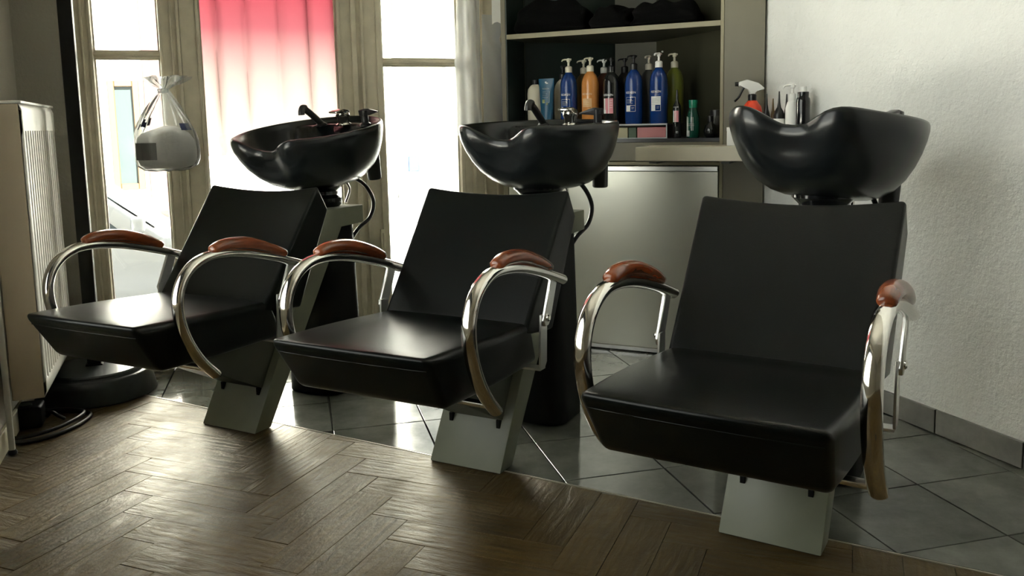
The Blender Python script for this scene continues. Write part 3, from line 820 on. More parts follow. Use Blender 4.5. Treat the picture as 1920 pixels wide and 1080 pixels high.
GRP = 'hair product bottles in the corner cupboard'
def pump_bottle(al, off, z, label, body, pump, turn=0.0, r=.038, h=.228, deco=None, k=1.0):
    x, y = from_cab(al, off)
    t = thing('pump_bottle', label, 'bottle', (x, y, z), CA, GRP)
    s = h/.228
    bm = B(); lathe(bm, [(0, 0), (r-.003, 0), (r, .004), (r, .168*s), (r*.97, .182*s), (r*.88, .197*s), (r*.70, .212*s), (r*.50, .221*s), (.0145, .2265*s), (0.0145, .229*s), (0, .229*s)], 32)
    obj('bottle_body', bm, body, t, 50)
    pump_head(t, .2275*s, pump, turn, k)
    R_ = r+.0005; A = rad(-6)
    if deco in ('blue', 'bluewhite', 'orange'):
        pm = 'print_cream' if deco == 'orange' else 'print_white'
        bent_text('REDKEN', R_, A, .127, .0125, pm, t)
        zt, zb = .112, .052
        bent_rects(frame_rects(-.022, .022, zb, zt), R_, A, pm, t, 'label_frame')
        bent_rects([(-.022, .022, .0765, .0776)], R_, A, pm, t)
        bent_rects([(-.018, .006, .101, .1025), (-.018, .012, .096, .0972), (-.018, .002, .091, .0922), (-.018, .010, .086, .0872), (.004, .016, .068, .0692), (.004, .014, .063, .0642)], R_, A, 'print_grey' if deco != 'orange' else pm, t, 'small_print')
        if deco == 'orange': bent_rects([(-.021, .021, .078, .111)], R_-.0002, A, 'orange_label', t, 'label_patch')
        else:
            bent_rects([(-.021, -.001, .053, .0765)], R_, A, 'print_white', t, 'label_patch')
            if deco == 'bluewhite': bent_rects([(-.021, .021, .078, .111)], R_-.0002, A, 'print_white', t, 'label_patch')
    if deco == 'black':
        bent_text('REDKEN', R_, A, .120, .0125, 'print_white', t)
        bent_rects([(-.023, .023, .046, .110)], R_, A, 'print_pink', t, 'label_patch')
        bent_rects([(-.021, -.013, .046, .110), (.002, .005, .046, .110), (-.023, -.010, .046, .062)], R_+.0003, A, 'print_white', t, 'label_stripe')
        bent_rects([(.008, .020, .10, .1015), (.008, .020, .09, .0915), (.008, .02, .08, .0815), (.008, .02, .07, .0715)], R_+.0004, A, 'print_white', t, 'small_print')
    return t
mat('orange_label', (.60, .36, .16), .5)
RZ = .972
fo = .075
pump_bottle(-.098, fo, RZ, 'royal blue pump bottle with cream pump, leftmost of the three blue ones', 'blue_plastic', 'cream_plastic', .2, deco='blue')
pump_bottle(.001, fo, RZ, 'golden orange bottle with a cream pump', 'orange_plastic', 'cream_plastic', .9, deco='orange')
pump_bottle(.097, fo, RZ, 'black bottle with striped pink label and black pump', 'black_gloss', 'black_plastic', .3, h=.222, deco='black')
pump_bottle(.196, fo, RZ, 'royal blue bottle with a black pump', 'blue_plastic', 'black_plastic', .8, deco='blue')
pump_bottle(.304, fo, RZ, 'royal blue bottle with a white label and bright white pump', 'blue_plastic', 'white_plastic', 1.2, h=.232, deco='bluewhite')
bo = .175
pump_bottle(-.165, bo, RZ, 'white rounded bottle with black pump behind the blue tube', 'cream_plastic', 'black_plastic', 2.4, r=.040, h=.205)
pump_bottle(-.065, bo, RZ, 'dark amber bottle with cream pump behind the leftmost blue bottle', 'amber_plastic', 'cream_plastic', .2, h=.226)
pump_bottle(.030, bo, RZ, 'maroon bottle with white pump behind the orange bottle', 'maroon_plastic', 'white_plastic', .2, h=.224)
pump_bottle(.125, bo, RZ, 'all black pump bottle in the back row between dark bottles', 'black_plastic', 'black_plastic', .5, h=.224)
pump_bottle(.233, bo, RZ, 'dark grey bottle with cream pump between two blue bottles', 'dark_grey_plastic', 'cream_plastic', 1.3, h=.230)
pump_bottle(.345, bo, RZ, 'olive green bottle with cream pump at the right end of the back row', 'olive_plastic', 'cream_plastic', .8, h=.234)
# white bottle with a dark cap, far left
x, y = from_cab(-.268, .10)
t = thing('round_shoulder_bottle', 'cream bottle with a small dark cap at the far left of the row', 'bottle', (x, y, RZ-.002), CA, GRP)
bm = B(); lathe(bm, [(0, 0), (.033, 0), (.036, .004), (.036, .145), (.033, .165), (.022, .180), (.012, .186), (0, .186)], 28); obj('bottle_body', bm, 'cream_plastic', t, 50)
bm = B(); lathe(bm, [(0, .184), (.014, .184), (.013, .205), (0, .206)], 18); obj('cap', bm, 'black_plastic', t, 40)
# teal tube standing on its cap
x, y = from_cab(-.195, .055)
t = thing('squeeze_tube', 'flat teal squeeze tube standing on its cap', 'tube', (x, y, RZ), CA, GRP)
bm = B(); rings = []
for q in range(9):
    v = q/8; hw = lerp(.026, .037, v); hd = lerp(.022, .0015, v**1.2); z = lerp(.022, .205, v)
    rings.append([bm.verts.new((hw*math.cos(2*PI*k/28), hd*math.sin(2*PI*k/28), z)) for k in range(28)])
for a, b in zip(rings, rings[1:]):
    for k in range(28): bm.faces.new([a[k], a[(k+1) % 28], b[(k+1) % 28], b[k]])
bm.faces.new(rings[0][::-1]); bm.faces.new(rings[-1]); obj('tube_body', bm, 'teal_plastic', t, 50)
bm = B(); lathe(bm, [(0, 0), (.022, 0), (.024, .003), (.0245, .023), (0, .024)], 28); obj('tube_cap', bm, 'blue_plastic', t, 40)
def tube_print(rects, m, name):
    bm = B()
    for (x0, x1, z0, z1) in rects:
        vv = []
        for (xx, zz) in ((x0, z0), (x1, z0), (x1, z1), (x0, z1)):
            v = (zz-.022)/.183; hw = lerp(.026, .037, v); hd = lerp(.022, .0015, v**1.2)
            vv.append(bm.verts.new((xx, -hd*math.sqrt(max(0, 1-(xx/hw)**2))-.0012, zz)))
        bm.faces.new(vv)
    return obj(name, bm, m, t)
v_, f_ = text_mesh('REDKEN'); bm = B(); vs_ = [bm.verts.new((a*.0085-.001, -.0095, .158+b*.0085)) for a, b in v_]
for q in f_:
    try: bm.faces.new([vs_[i] for i in q])
    except ValueError: pass
obj('lettering', bm, 'print_grey', t)
tube_print([(.016, .0175, .10, .15), (-.016, .0, .146, .1475), (-.016, .006, .138, .1392), (-.016, .004, .130, .1312), (-.016, .01, .122, .1232), (-.010, .0175, .10, .1012)], 'print_grey', 'small_print')
tube_print([(-.016, -.004, .098, .114), (.004, .010, .09, .10)], 'print_olive', 'small_print')
tube_print([(-.006, .002, .186, .192), (-.002, .009, .182, .187)], 'print_white', 'emblem')

# clear riser with boxes under it
rs = thing('acrylic_riser', 'clear acrylic riser carrying the row of pump bottles', 'riser', CO, CA)
bm = B(); box(bm, -.315, .352, .028, .222, .966, .9715, .001, 1); obj('riser_top', bm, 'acrylic', rs)
bm = B(); box(bm, -.315, -.310, .028, .222, .9105, .966); obj('riser_side', bm, 'acrylic', rs)
bm = B(); box(bm, .347, .352, .028, .222, .9105, .966); obj('riser_side', bm, 'acrylic', rs)
bm = B(); box(bm, -.315, .352, .026, .029, .9655, .972); box(bm, .3475, .352, .026, .029, .9105, .972); box(bm, -.315, .352, .026, .029, .9105, .9145); obj('riser_polished_edge', bm, 'print_grey', rs)
for (a0, a1, m_, nm, lb) in ((.03, .178, 'card_beige', 'carton', 'flat beige carton under the acrylic riser'), (.181, .215, 'card_green', 'carton', 'narrow dark green carton under the acrylic riser'), (.219, .342, 'card_pink', 'carton', 'dusty pink carton at the right end under the acrylic riser')):
    bm = B(); box(bm, a0, a1, .045, .15, .9105, .957, .0015, 1)
    tag(obj(nm, bm, m_, None, None, CO, CA), lb, 'carton', 'cartons under the riser')
# slim black bottle
x, y = from_cab(.386, .055)
t = thing('slim_bottle', 'slim black bottle with a thin nozzle and pink striped label', 'bottle', (x, y, .9105), CA, GRP)
bm = B(); lathe(bm, [(0, 0), (.0165, 0), (.018, .003), (.018, .118), (.016, .132), (.009, .146), (.0065, .152), (.0055, .175), (.003, .198), (0, .199)], 24); obj('bottle_body', bm, 'black_gloss', t, 50)
bent_rects([(-.012, .012, .066, .112)], .0185, rad(-2), 'print_pink', t, 'label_patch'); bent_rects([(-.012, -.006, .066, .112), (-.001, .001, .066, .112)], .0187, rad(-2), 'print_white', t, 'label_stripe')
bent_text('REDKEN', .0185, rad(-2), .125, .006, 'print_white', t)
bent_rects(frame_rects(.002, .010, .02, .028, .0015), .0185, rad(-2), 'print_white', t, 'emblem')
# green conditioner bottle
x, y = from_cab(.452, .06)
t = thing('green_bottle', 'emerald green bottle with a waisted neck and green cap', 'bottle', (x, y, .9105), CA, GRP)
bm = B(); lathe(bm, [(0, 0), (.023, 0), (.026, .004), (.027, .06), (.026, .082), (.019, .108), (.0155, .122), (0, .123)], 28); obj('bottle_body', bm, 'green_dark', t, 50)
bm = B(); lathe(bm, [(0, .122), (.0165, .122), (.019, .150), (.0185, .154), (0, .155)], 24); obj('cap', bm, 'green_plastic', t, 40)
bent_rects([(-.020, -.016, .012, .088), (-.013, -.010, .02, .085), (.004, .006, .03, .085), (.010, .0115, .03, .085)], .0277, rad(-10), 'print_white', t, 'label_print')
bent_rects([(-.021, -.004, .006, .03), (-.022, .016, .056, .0572), (-.022, .016, .05, .0512)], .0277, rad(-10), 'print_grey', t, 'label_print')
# round dark flacon and small box at the right end
x, y = from_cab(.525, .055)
t = thing('dark_flacon', 'round dark glass flacon at the right end of the shelf', 'bottle', (x, y, .9105), CA, GRP)
bm = B(); lathe(bm, [(0, 0), (.018, 0), (.026, .008), (.029, .028), (.024, .048), (.011, .058), (.010, .066), (0, .066)], 24); obj('bottle_body', bm, 'black_gloss', t, 50)
bm = B(); lathe(bm, [(0, .065), (.012, .065), (.012, .088), (0, .089)], 16); obj('cap', bm, 'black_plastic', t, 40)
x, y = from_cab(.535, .125)
t = thing('dim_jar', 'dim grey jar with lid behind the dark flacon', 'jar', (x, y, .9105), CA, GRP)
bm = B(); lathe(bm, [(0, 0), (.026, 0), (.027, .003), (.027, .09), (0, .09)], 22); obj('jar_body', bm, 'dark_grey_plastic', t, 40)
bm = B(); lathe(bm, [(0, .088), (.028, .088), (.028, .112), (0, .113)], 22); obj('lid', bm, 'black_plastic', t, 40)

# ------------------------------------------------------------------ bottles on the ledge by the white wall
LZ = .885
GL = 'bottles on the ledge by the white wall'
def ledge(al, off): x, y = from_cab(al, off); return (x, y, LZ)
t = thing('spray_bottle', 'red spray bottle with a white trigger head', 'spray bottle', ledge(.716, -.11), CA, GL)
bm = B(); lathe(bm, [(0, 0), (.034, 0), (.037, .004), (.037, .125), (.033, .145), (.018, .165), (.014, .168), (0, .168)], 28); obj('bottle_body', bm, 'red_plastic', t, 50)
bm = B(); lathe(bm, [(0, .166), (.016, .166), (.016, .188), (.012, .192), (0, .192)], 20); obj('collar', bm, 'black_plastic', t, 40)
bm = B(); sideprism(bm, [(-.052, .222), (-.050, .238), (-.02, .246), (.022, .232), (.045, .212), (.040, .206), (.012, .205), (.011, .190), (-.011, .190), (-.013, .212)], -.012, .012, .004, 2); o = obj('spray_head', bm, 'white_plastic', t, 40); o.rotation_euler = (0, 0, rad(-75))
bm = B(); sweep(bm, catmull([(0, -.030, .218), (0, -.040, .20), (0, -.050, .18), (0, -.065, .165)], 4), .006, .004, n=8); o = obj('trigger', bm, 'black_plastic', t, 40); o.rotation_euler = (0, 0, rad(-75))
bm = B(); lathe(bm, [(0, 0), (.009, 0), (.008, .012), (0, .012)], 12); o = obj('nozzle', bm, 'black_plastic', t, 40); o.matrix_local = Matrix.Rotation(rad(-75), 4, 'Z') @ Matrix.Translation((0, -.052, .230)) @ Matrix.Rotation(rad(90), 4, 'X')
for (al, off, h, r, m_, lb) in ((.772, -.13, .190, .016, 'black_plastic', 'black pointed applicator bottle next to the red spray bottle'), (.792, -.105, .172, .012, 'amber_plastic', 'thin brown pointed applicator bottle in the second row on the ledge'), (.823, -.175, .196, .0225, 'black_plastic', 'widest black pointed applicator bottle with a pale body on the ledge'), (.846, -.145, .186, .012, 'black_plastic', 'black pointed applicator bottle beside the white pump bottle')):
    t = thing('applicator_bottle', lb, 'bottle', ledge(al, off), CA, GL)
    bm = B(); lathe(bm, [(0, 0), (r-.001, 0), (r, .003), (r, h-.105), (r*.9, h-.098), (0, h-.096)], 22); obj('bottle_body', bm, 'white_plastic' if r > .022 else m_, t, 45)
    bm = B(); lathe(bm, [(0, h-.10), (r*.92, h-.10), (r*.92, h-.088), (r*.7, h-.072), (.0075, h-.058), (.0045, h-.04), (.0022, h), (0, h+.001)], 18); obj('pointed_cap', bm, m_, t, 45)
t = thing('lotion_pump', 'white lotion bottle with a long white pump on the ledge', 'bottle', ledge(.872, -.195), CA, GL)
bm = B(); lathe(bm, [(0, 0), (.022, 0), (.024, .003), (.024, .135), (.018, .155), (.011, .163), (0, .163)], 24); obj('bottle_body', bm, 'white_plastic', t, 50); pump_head(t, .16, 'white_plastic', .1, .8)
t = thing('flip_cap_bottle', 'black bottle with a rounded shoulder and white top on the ledge', 'bottle', ledge(.913, -.228), CA, GL)
bm = B(); lathe(bm, [(0, 0), (.023, 0), (.0245, .003), (.0245, .155), (.0235, .166), (.0195, .172), (.0195, .190), (0, .191)], 26); obj('bottle_body', bm, 'black_gloss', t, 50)
bm = B(); lathe(bm, [(0, .190), (.013, .190), (.012, .208), (0, .209)], 20); obj('cap', bm, 'white_plastic', t, 40)
t = thing('white_tub', 'white tub standing at the front edge of the ledge', 'tub', ledge(.655, -.17), CA, GL)
bm = B(); lathe(bm, [(0, 0), (.020, 0), (.021, .003), (.021, .055), (0, .055)], 22); obj('tub_body', bm, 'white_plastic', t, 40)
bm = B(); lathe(bm, [(0, .0548), (.022, .0548), (.022, .068), (0, .069)], 22); obj('lid', bm, 'white_plastic', t, 40)

# ------------------------------------------------------------------ backwash chair
def build_chair(label):
    t = thing('backwash_chair', label, 'chair', group='salon backwash chairs')
    PWD = .1185
    # pedestal: box column leaning back, with an arm on top
    k = .65
    bm = B(); sideprism(bm, [(0, .002), (.074, .002), (.074+k*.627, .627), (.614, .627), (.614, .693), (.40, .693)], -PWD, PWD, .003, 2)
    # outline closes from the arm front down the leaning front face
    ped = obj('pedestal', bm, 'grey_steel', t, 35)
    bm = B(); box(bm, -PWD+.004, PWD-.004, .004, .07, 0, .004); obj('foot_pad', bm, 'black_matt', ped)
    # wedge bracket under the seat: pedestal grey, with the seat's shade put into its colour
    bm = B(); sideprism(bm, [(.085, .125), (.215, .325), (.20, .345), (-.26, .345), (-.30, .330)], -.088, .088, .002, 1)
    br = obj('seat_bracket', bm, 'grey_steel_dark', t, 35)
    bm = B()
    for xx in (-.08, .08): box(bm, xx-.006, xx+.006, .06, .10, .11, .135, .001, 1)
    obj('bracket_weld', bm, 'black_matt', br)
    bm = B()
    for xx in (-.115, .115): box(bm, xx-.014, xx+.014, -.36, .10, .318, .334, .003, 1)
    obj('seat_runner', bm, 'black_matt', t, 35)
    # seat cushion
    def seatf(u, v, w):
        V, W = (v+1)/2, (w+1)/2
        bow = (1-u*u)
        y = lerp(lerp(-.425, -.512-.022*bow, W), lerp(.05, -.01, W), V)
        zt = lerp(.478, .452, V)+.016*bow*math.sin(PI*min(1, V*1.1+.1))*.9
        zb = lerp(.334, .330, V)
        z = lerp(zb, zt, W)
        hw = .232*(1+.05*math.sin(PI*V)) - .012*(1-W)
        return (u*hw, y, z)
    bm = B(); block(bm, seatf, (14, 14, 6), (.08, .075, .30)); seat = obj('seat', bm, 'black_vinyl', t, 60)
    # piping along the front edge
    pts = [Vector(seatf(lerp(-.95, .95, i/20), -.995, .55))+Vector((0, -.0015, 0)) for i in range(21)]
    bm = B(); sweep(bm, pts, .0010, n=6, side=Vector((0, 0, 1))); obj('piping', bm, 'black_vinyl', seat, 60)
    # backrest cushion
    def backf(u, v, w):
        V, W = (v+1)/2, (w+1)/2
        bow = (1-u*u)
        yf, zf = lerp(-.058, .223, V), lerp(.425, .796, V)
        yb, zb = lerp(.125, .270, V), lerp(.405, .712, V)
        y = lerp(yf+.014*bow, yb, W); z = lerp(zf, zb, W)-.019*bow*V
        return (u*lerp(.233, .241, V), y, z)
    bm = B(); block(bm, backf, (14, 14, 6), (.055, .05, .18)); bk = obj('backrest', bm, 'black_vinyl', t, 60)
    bm = B(); box(bm, -.10, .10, .13, .30, .44, .60, .006, 2)
    for v in bm.verts: v.co.y += (v.co.z-.50)*.60
    obj('back_mount', bm, 'black_matt', bk, 40)
    # chrome arms with wooden pads
    for sx in (-1, 1):
        X = .273*sx
        P = catmull([(X, -.285, .300), (X, -.335, .352), (X, -.377, .42), (X, -.398, .49), (X, -.395, .552), (X, -.362, .604), (X, -.305, .633), (X, -.235, .637), (X, -.14, .624), (X, -.02, .593), (X, .095, .556)], 6)
        bm = B(); sweep(bm, P, .0185, .0145, n=16, side=Vector((1, 0, 0)))
        arm = obj('armrest', bm, 'chrome', t, 50)
        bm = B(); lathe(bm, [(0, -.004), (.013, -.004), (.0165, 0), (.016, .006), (0, .006)], 16); o = obj('end_plug', bm, 'black_plastic', arm, 40); o.location = P[0]; o.rotation_euler = (rad(-45), 0, 0)
        Q = catmull([(X, -.272, .650), (X, -.225, .661), (X, -.14, .655), (X, -.05, .629), (X, .018, .600)], 6)
        bm = B(); sweep(bm, Q, .0235, .0185, n=16, side=Vector((1, 0, 0)), taper=lambda q: .62+.38*math.sin(PI*min(1, max(0, q)))**.5 if 0 < q < 1 else .5)
        obj('arm_pad', bm, 'varnished_wood', arm, 60)
        # rear hinge link, riveted, down to the strap under the seat
        xi = X-.004*sx
        bm = B(); sideprism(bm, [(.030, .566), (.066, .558), (.022, .458), (.010, .446), (-.010, .446), (-.018, .462)], xi-.005, xi+.005, .002, 1); lk = obj('hinge_link', bm, 'brushed_steel', arm, 35)
        bm = B(); lathe(bm, [(0, 0), (.010, 0), (.010, .004), (.006, .007), (0, .007)], 14); o = obj('rivet', bm, 'chrome', lk, 35)
        o.matrix_local = Matrix.Translation((xi+.005*sx, .002, .468)) @ Matrix.Rotation(rad(90*sx), 4, 'Y')
        xs = X-.010*sx
        bm = B(); sideprism(bm, [(-.018, .478), (.018, .478), (.012, .345), (.002, .333), (-.024, .333), (-.028, .340)], min(xs-.003*sx, xs+.003*sx), max(xs-.003*sx, xs+.003*sx), .001, 1)
        box(bm, min(xs, .10*sx), max(xs, .10*sx), -.024, .008, .326, .333, .001, 1)
        obj('arm_strap', bm, 'brushed_steel', t, 35)
        bm = B(); sweep(bm, [Vector((X, -.288, .312)), Vector((.10*sx, -.288, .316))], .0095, n=12, side=Vector((0, 0, 1))); obj('arm_rod', bm, 'chrome', t, 40)
    # black plumbing cover behind the column
    def plf(u, v, w):
        W = (w+1)/2; kk = lerp(1.0, .86, W)
        return (u*.118*kk, .505+v*.108*lerp(1, .95, W)-.0*W, lerp(0, .626, W))
    bm = B(); block(bm, plf, (6, 6, 6), (.55, .55, .02)); obj('plumbing_cover', bm, 'black_matt', t, 50)
    # swivel neck between the arm and the bowl
    bm = B(); lathe(bm, [(0, .690), (.072, .690), (.080, .700), (.080, .725), (.066, .738), (.066, .75), (.085, .77), (.085, .80), (0, .80)], 32, (0, .515, 0)); nk = obj('bowl_neck', bm, 'black_gloss', t, 40)
    # supply hose
    bm = B(); sweep(bm, catmull([(.085, .60, .80), (.10, .66, .76), (.115, .685, .70), (.108, .670, .64), (.085, .625, .600), (.06, .60, .55)], 6), .0075, n=10, side=Vector((1, 0, 0))); obj('supply_hose', bm, 'black_plastic', t, 50)
    bm = B(); sweep(bm, catmull([(.045, .60, .79), (.055, .62, .75), (.05, .60, .70)], 6), .005, n=8, side=Vector((1, 0, 0))); obj('supply_hose', bm, 'chrome', t, 50)
    # ---- bowl
    a_, b_ = .250, .292
    n = 96
    prof = [(0, -.206), (.12, -.206), (.26, -.204), (.42, -.200), (.56, -.189), (.69, -.168), (.80, -.138), (.885, -.102), (.945, -.066), (.985, -.032), (1.0, -.008), (.998, .006), (.985, .0125), (.965, .013), (.945, .006), (.925, -.010), (.90, -.035), (.84, -.080), (.72, -.125), (.55, -.150), (.3, -.158), (0, -.160)]
    rim = 12
    def ss(e0, e1, x):
        x = max(0, min(1, (x-e0)/(e1-e0))); return x*x*(3-2*x)
    bm = B(); rings = []
    for q, (rho, h) in enumerate(prof):
        if rho == 0: rings.append([bm.verts.new((0, .055, h))]); continue
        ring = []
        for j in range(n):
            th = 2*PI*j/n; td = (th+PI) % (2*PI)-PI
            dx, dy = math.sin(th), -math.cos(th)
            R_ = 1/math.sqrt((dx/a_)**2+(dy/b_)**2)
            gg = math.exp(-(abs(td)/.30)**3)
            horn = math.exp(-((abs(td)-.50)/.22)**2)
            near = ss(.72, .99, rho)
            R2 = R_*(1-.20*gg*near+.035*horn*near)
            cy = .055*(1-rho)**1.0*1.0
            if h < -.05 or q > rim: cy = .055*(1-rho*rho)
            x, y = rho*R2*dx, cy+rho*R2*dy
            z = h
            up_ = ss(-.10, 0.0, h)
            z += (-.042*gg+.003*horn)*up_
            if q > rim: z = lerp(z, -.006, ss(.105, .150, y)) if z < -.006 else z
            ring.append(bm.verts.new((x, y, z)))
        rings.append(ring)
    for a, b in zip(rings, rings[1:]):
        for j in range(n):
            if len(a) == 1: bm.faces.new([a[0], b[j], b[(j+1) % n]])
            elif len(b) == 1: bm.faces.new([a[j], a[(j+1) % n], b[0]])
            else: bm.faces.new([a[j], a[(j+1) % n], b[(j+1) % n], b[j]])
    bowl = obj('wash_bowl', bm, 'bowl_enamel', t, 80); bowl.location = (0, .53, .975)
    def fixture(name, bm, m, x, y, z=-.006, sm=40):
        o = obj(name, bm, m, bowl, sm); o.location = (x, y, z); return o
    # pull-out spout
    bm = B(); lathe(bm, [(0, 0), (.021, 0), (.021, .006), (.014, .012), (0, .012)], 20)
    sweep(bm, catmull([(0, 0, .006), (0, -.02, .025), (0, -.055, .055), (0, -.085, .078)], 5), .0115, .013, n=14)
    sweep(bm, catmull([(0, -.080, .080), (0, -.094, .082), (0, -.103, .070), (0, -.104, .058)], 4), .0125, .0125, n=14)
    fixture('spout', bm, 'black_plastic', -.082, .165)
    # mixer tap
    bm = B(); lathe(bm, [(0, 0), (.023, 0), (.024, .004), (.018, .008), (.018, .022), (.021, .026), (.021, .034), (.014, .040), (0, .041)], 24)
    sideprism(bm, [(.016, .030), (.018, .042), (-.010, .050), (-.046, .047), (-.047, .042), (-.012, .036)], -.016, .016, .004, 2)
    fixture('mixer_tap', bm, 'chrome', .018, .175).scale = (1.25, 1.25, 1.3)
    # rest of the hand shower
    bm = B(); lathe(bm, [(0, 0), (.018, 0), (.018, .006), (.012, .010), (.012, .034), (.014, .046), (0, .048)], 18)
    sideprism(bm, [(.014, .030), (.016, .048), (-.012, .050), (-.055, .036), (-.055, .033), (-.012, .030)], -.011, .011, .003, 2)
    fixture('shower_rest', bm, 'black_plastic', .128, .165).scale = (1.15, 1.15, 1.25)
    # holster hanging below the rim
    bm = B(); lathe(bm, [(0, -.215), (.024, -.215), (.0265, -.211), (.0285, -.10), (.0285, -.05), (0, -.05)], 20); fixture('hose_holster', bm, 'black_plastic', .125, .185, 0.0)
    return t
def copy_tree(o, parent=None):
    c = o.copy(); COL.objects.link(c)
    if parent: c.parent = parent
    for ch in list(o.children): copy_tree(ch, c)
    return c
chair1 = build_chair('black backwash chair nearest the radiator, its basin in front of the pink curtain')
chair2 = copy_tree(chair1); chair2['label'] = 'middle black backwash chair with a bright sheen on its seat'
chair3 = copy_tree(chair1); chair3['label'] = 'large black backwash chair nearest the camera, beside the white wall'
def child(o, n): return [c for c in o.children if c.name.split('.')[0] == n][0]
for c, (x, y, a), (by, bz, tilt, roll, yaw), fl in ((chair1, (-.952, 2.720, -27.8), (.475, .970, 9.0, 1.0, 0), rad(170)), (chair2, (-.152, 2.362, -28.4), (.530, .972, 2.0, 1.0, -4), rad(-75)), (chair3, (.580, 1.876, -31.8), (.530, .968, -7.0, 2.0, -9), rad(-10))):
    c.location = (x, y, 0); c.rotation_euler = (0, 0, rad(a))
    b = child(c, 'wash_bowl'); b.location = (0, by, bz); b.rotation_euler = (rad(tilt), rad(roll), rad(yaw))
    s = child(b, 'shower_rest'); s.rotation_euler = (0, 0, fl)
    if c is chair3: bpy.data.objects.remove(child(b, 'spout'))          # this basin has no spout standing

# ------------------------------------------------------------------ street outside
GZ = -.62
bm = B(); box(bm, -12, 16, .28, 9.6, GZ-.1, GZ); struct(room_obj('street', bm, 'asphalt'), 'pale street outside the windows')
bm = B(); box(bm, -12, 16, .28, 1.7, GZ, GZ+.12, .01, 1); struct(room_obj('pavement', bm, 'asphalt'), 'pavement under the windows')
bm = B(); box(bm, -12, SL-.2, -10, .28, GZ-.1, GZ); struct(room_obj('side_street', bm, 'asphalt'), 'pale side street beyond the shop window')
bm = B(); box(bm, -12, 16, 9.0, 9.3, GZ, 6.5)
fac = room_obj('facade', bm, 'facade_white'); struct(fac, 'pale house front across the street')
for (a0, a1, z0, z1, m_, nm) in ((-.36, -.14, GZ, 5.5, 'facade_pink', 'pilaster'), (3.1, 3.9, GZ, 6.0, 'facade_grey', 'pilaster'), (-9, 12, GZ, -.1, 'facade_grey', 'plinth')):
    bm = B(); box(bm, a0, a1, 8.93, 9.0, z0, z1, .01, 1); obj(nm, bm, m_, fac)
def far_window(s0, s1, z0, z1, frame, w=.13):
    bm = B(); box(bm, s0, s1, 8.96, 9.0, z0, z1); gl = obj('facade_window', bm, 'outside_glass', fac)
    for (a0, a1, b0, b1) in ((s0-w, s0, z0-w, z1+w), (s1, s1+w, z0-w, z1+w), (s0, s1, z1, z1+w), (s0, s1, z0-w, z0))+((((s0+s1)/2-.03, (s0+s1)/2+.03, z0, z1),) if s1-s0 > .4 else ()):
        bm = B(); box(bm, a0, a1, 8.9, 8.99, b0, b1, .008, 1); obj('frame_bar', bm, frame, gl)
far_window(-.72, -.50, .28, 1.58, 'orange_frame', .085)
far_window(.9, 1.7, .9, 2.6, 'facade_white'); far_window(5.4, 6.4, .6, 2.3, 'facade_white'); far_window(-4.6, -3.6, .6, 2.3, 'facade_white'); far_window(1.9, 2.6, .4, 2.2, 'facade_white')
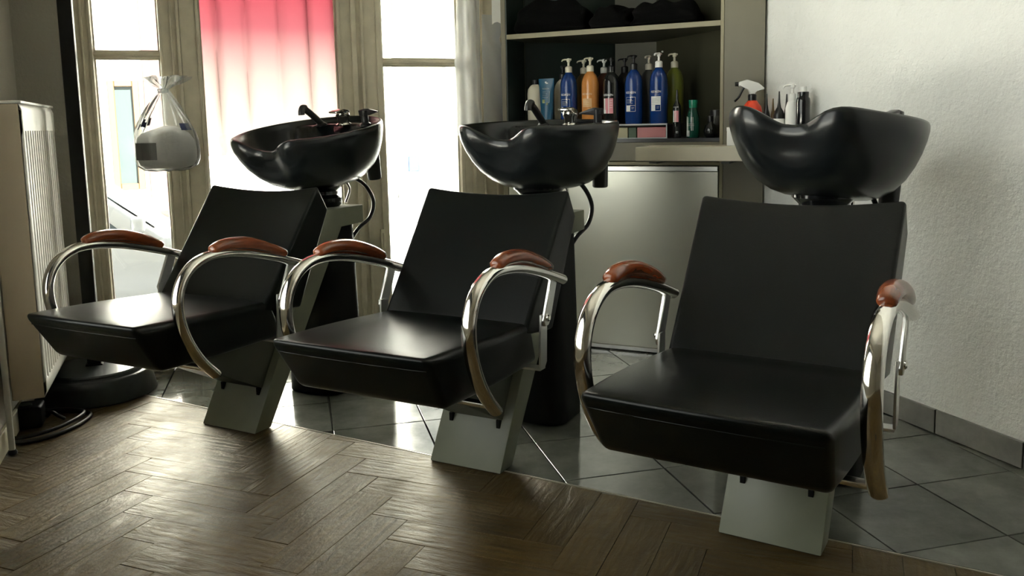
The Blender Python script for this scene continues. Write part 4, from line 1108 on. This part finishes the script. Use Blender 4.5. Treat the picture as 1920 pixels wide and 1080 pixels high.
def car(s, t_, label, paint, face=1):
    x, y = from_room(s, t_)
    c = thing('parked_car', label, 'car', (x, y, GZ), RA+(0 if face > 0 else PI), 'cars parked in the street')
    def low(u, v, w):
        W = (w+1)/2; xx = u*2.05; top = .80-.10*max(0, (u-.35)/.65)**1.5-.03*max(0, (-u-.6)/.4)
        return (xx, v*.86*(1-.07*u*u)*(1-.05*W), lerp(.24, top, W))
    bm = B(); block(bm, low, (18, 6, 5), (.09, .22, .3)); obj('car_body', bm, paint, c, 50)
    def cabn(u, v, w):
        W = (w+1)/2; x0, x1 = lerp(-1.85, -1.35, W), lerp(.95, .10, W)
        return (lerp(x0, x1, (u+1)/2), v*lerp(.80, .60, W), lerp(.74, 1.44, W)-.05*W*u*u)
    bm = B(); block(bm, cabn, (8, 5, 5), (.06, .12, .12)); cb_ = obj('car_cabin', bm, paint, c, 50)
    def quad(name, pts, m_):
        bm = B(); bm.faces.new([bm.verts.new(p) for p in pts]); o = obj(name, bm, m_, cb_); so = o.modifiers.new('thickness', 'SOLIDIFY'); so.thickness = .006; so.offset = 0
    def cp_(u, W, sd): p = cabn(u, sd, W*2-1); return p
    for sd in (-1, 1):
        o_ = .008*sd
        for (u0, u1) in ((-.86, -.40), (-.36, .18), (.22, .82)):
            q = [cp_(u0, .18, sd), cp_(u1, .18, sd), cp_(min(u1, .80), .86, sd), cp_(u0+.02, .86, sd)]
            quad('side_window', [(p[0], p[1]+o_, p[2]) for p in q], 'car_glass')
    q = [cp_(1, .15, -.85), cp_(1, .15, .85), cp_(1, .88, .85), cp_(1, .88, -.85)]; quad('windscreen', [(p[0]+.01, p[1], p[2]+.006) for p in q], 'car_glass')
    q = [cp_(-1, .2, -.85), cp_(-1, .2, .85), cp_(-1, .88, .85), cp_(-1, .88, -.85)]; quad('rear_window', [(p[0]-.01, p[1], p[2]+.006) for p in q], 'car_glass')
    for wx in (-1.28, 1.30):
        for sd in (-1, 1):
            bm = B(); lathe(bm, [(0, -.10), (.26, -.10), (.31, -.08), (.31, .08), (.26, .10), (.2, .085), (0, .09)], 26); o = obj('wheel', bm, 'tyre', c, 40)
            o.location = (wx, .76*sd, .31); o.rotation_euler = (rad(-90*sd), 0, 0)
            bm = B(); lathe(bm, [(0, .08), (.19, .088), (.2, .095), (.05, .105), (0, .105)], 20); h_ = obj('hub_cap', bm, 'brushed_steel', o, 40)
    for sd in (-1, 1):
        bm = B(); block(bm, lambda u, v, w: (1.90+.08*u, sd*.62+.16*v, .62+.06*w), (3, 3, 3), (.5, .4, .5)); obj('headlight', bm, 'lamp_glass', c, 50)
        bm = B(); block(bm, lambda u, v, w: (.72+.05*u, sd*.93+.09*v, .90+.06*w), (3, 3, 3), (.5, .5, .5)); obj('wing_mirror', bm, paint, c, 50)
    return c
car(-.95, 4.2, 'white car seen through the window leaf beside the radiator', 'car_white', 1)
car(3.25, 3.6, 'pale silver car seen through the window leaf by the cupboard', 'car_silver', -1)
x, y = from_room(1.70, 2.4)
t = thing('street_sign', 'small blue sign on a post outside the window', 'sign', (x, y, GZ), RA)
bm = B(); lathe(bm, [(0, 0), (.02, 0), (.02, 1.40), (0, 1.40)], 12); obj('post', bm, 'facade_white', t, 40)
bm = B(); box(bm, -.04, .04, -.045, -.03, 1.27, 1.38, .004, 1); obj('sign_plate', bm, 'blue_sign', t)
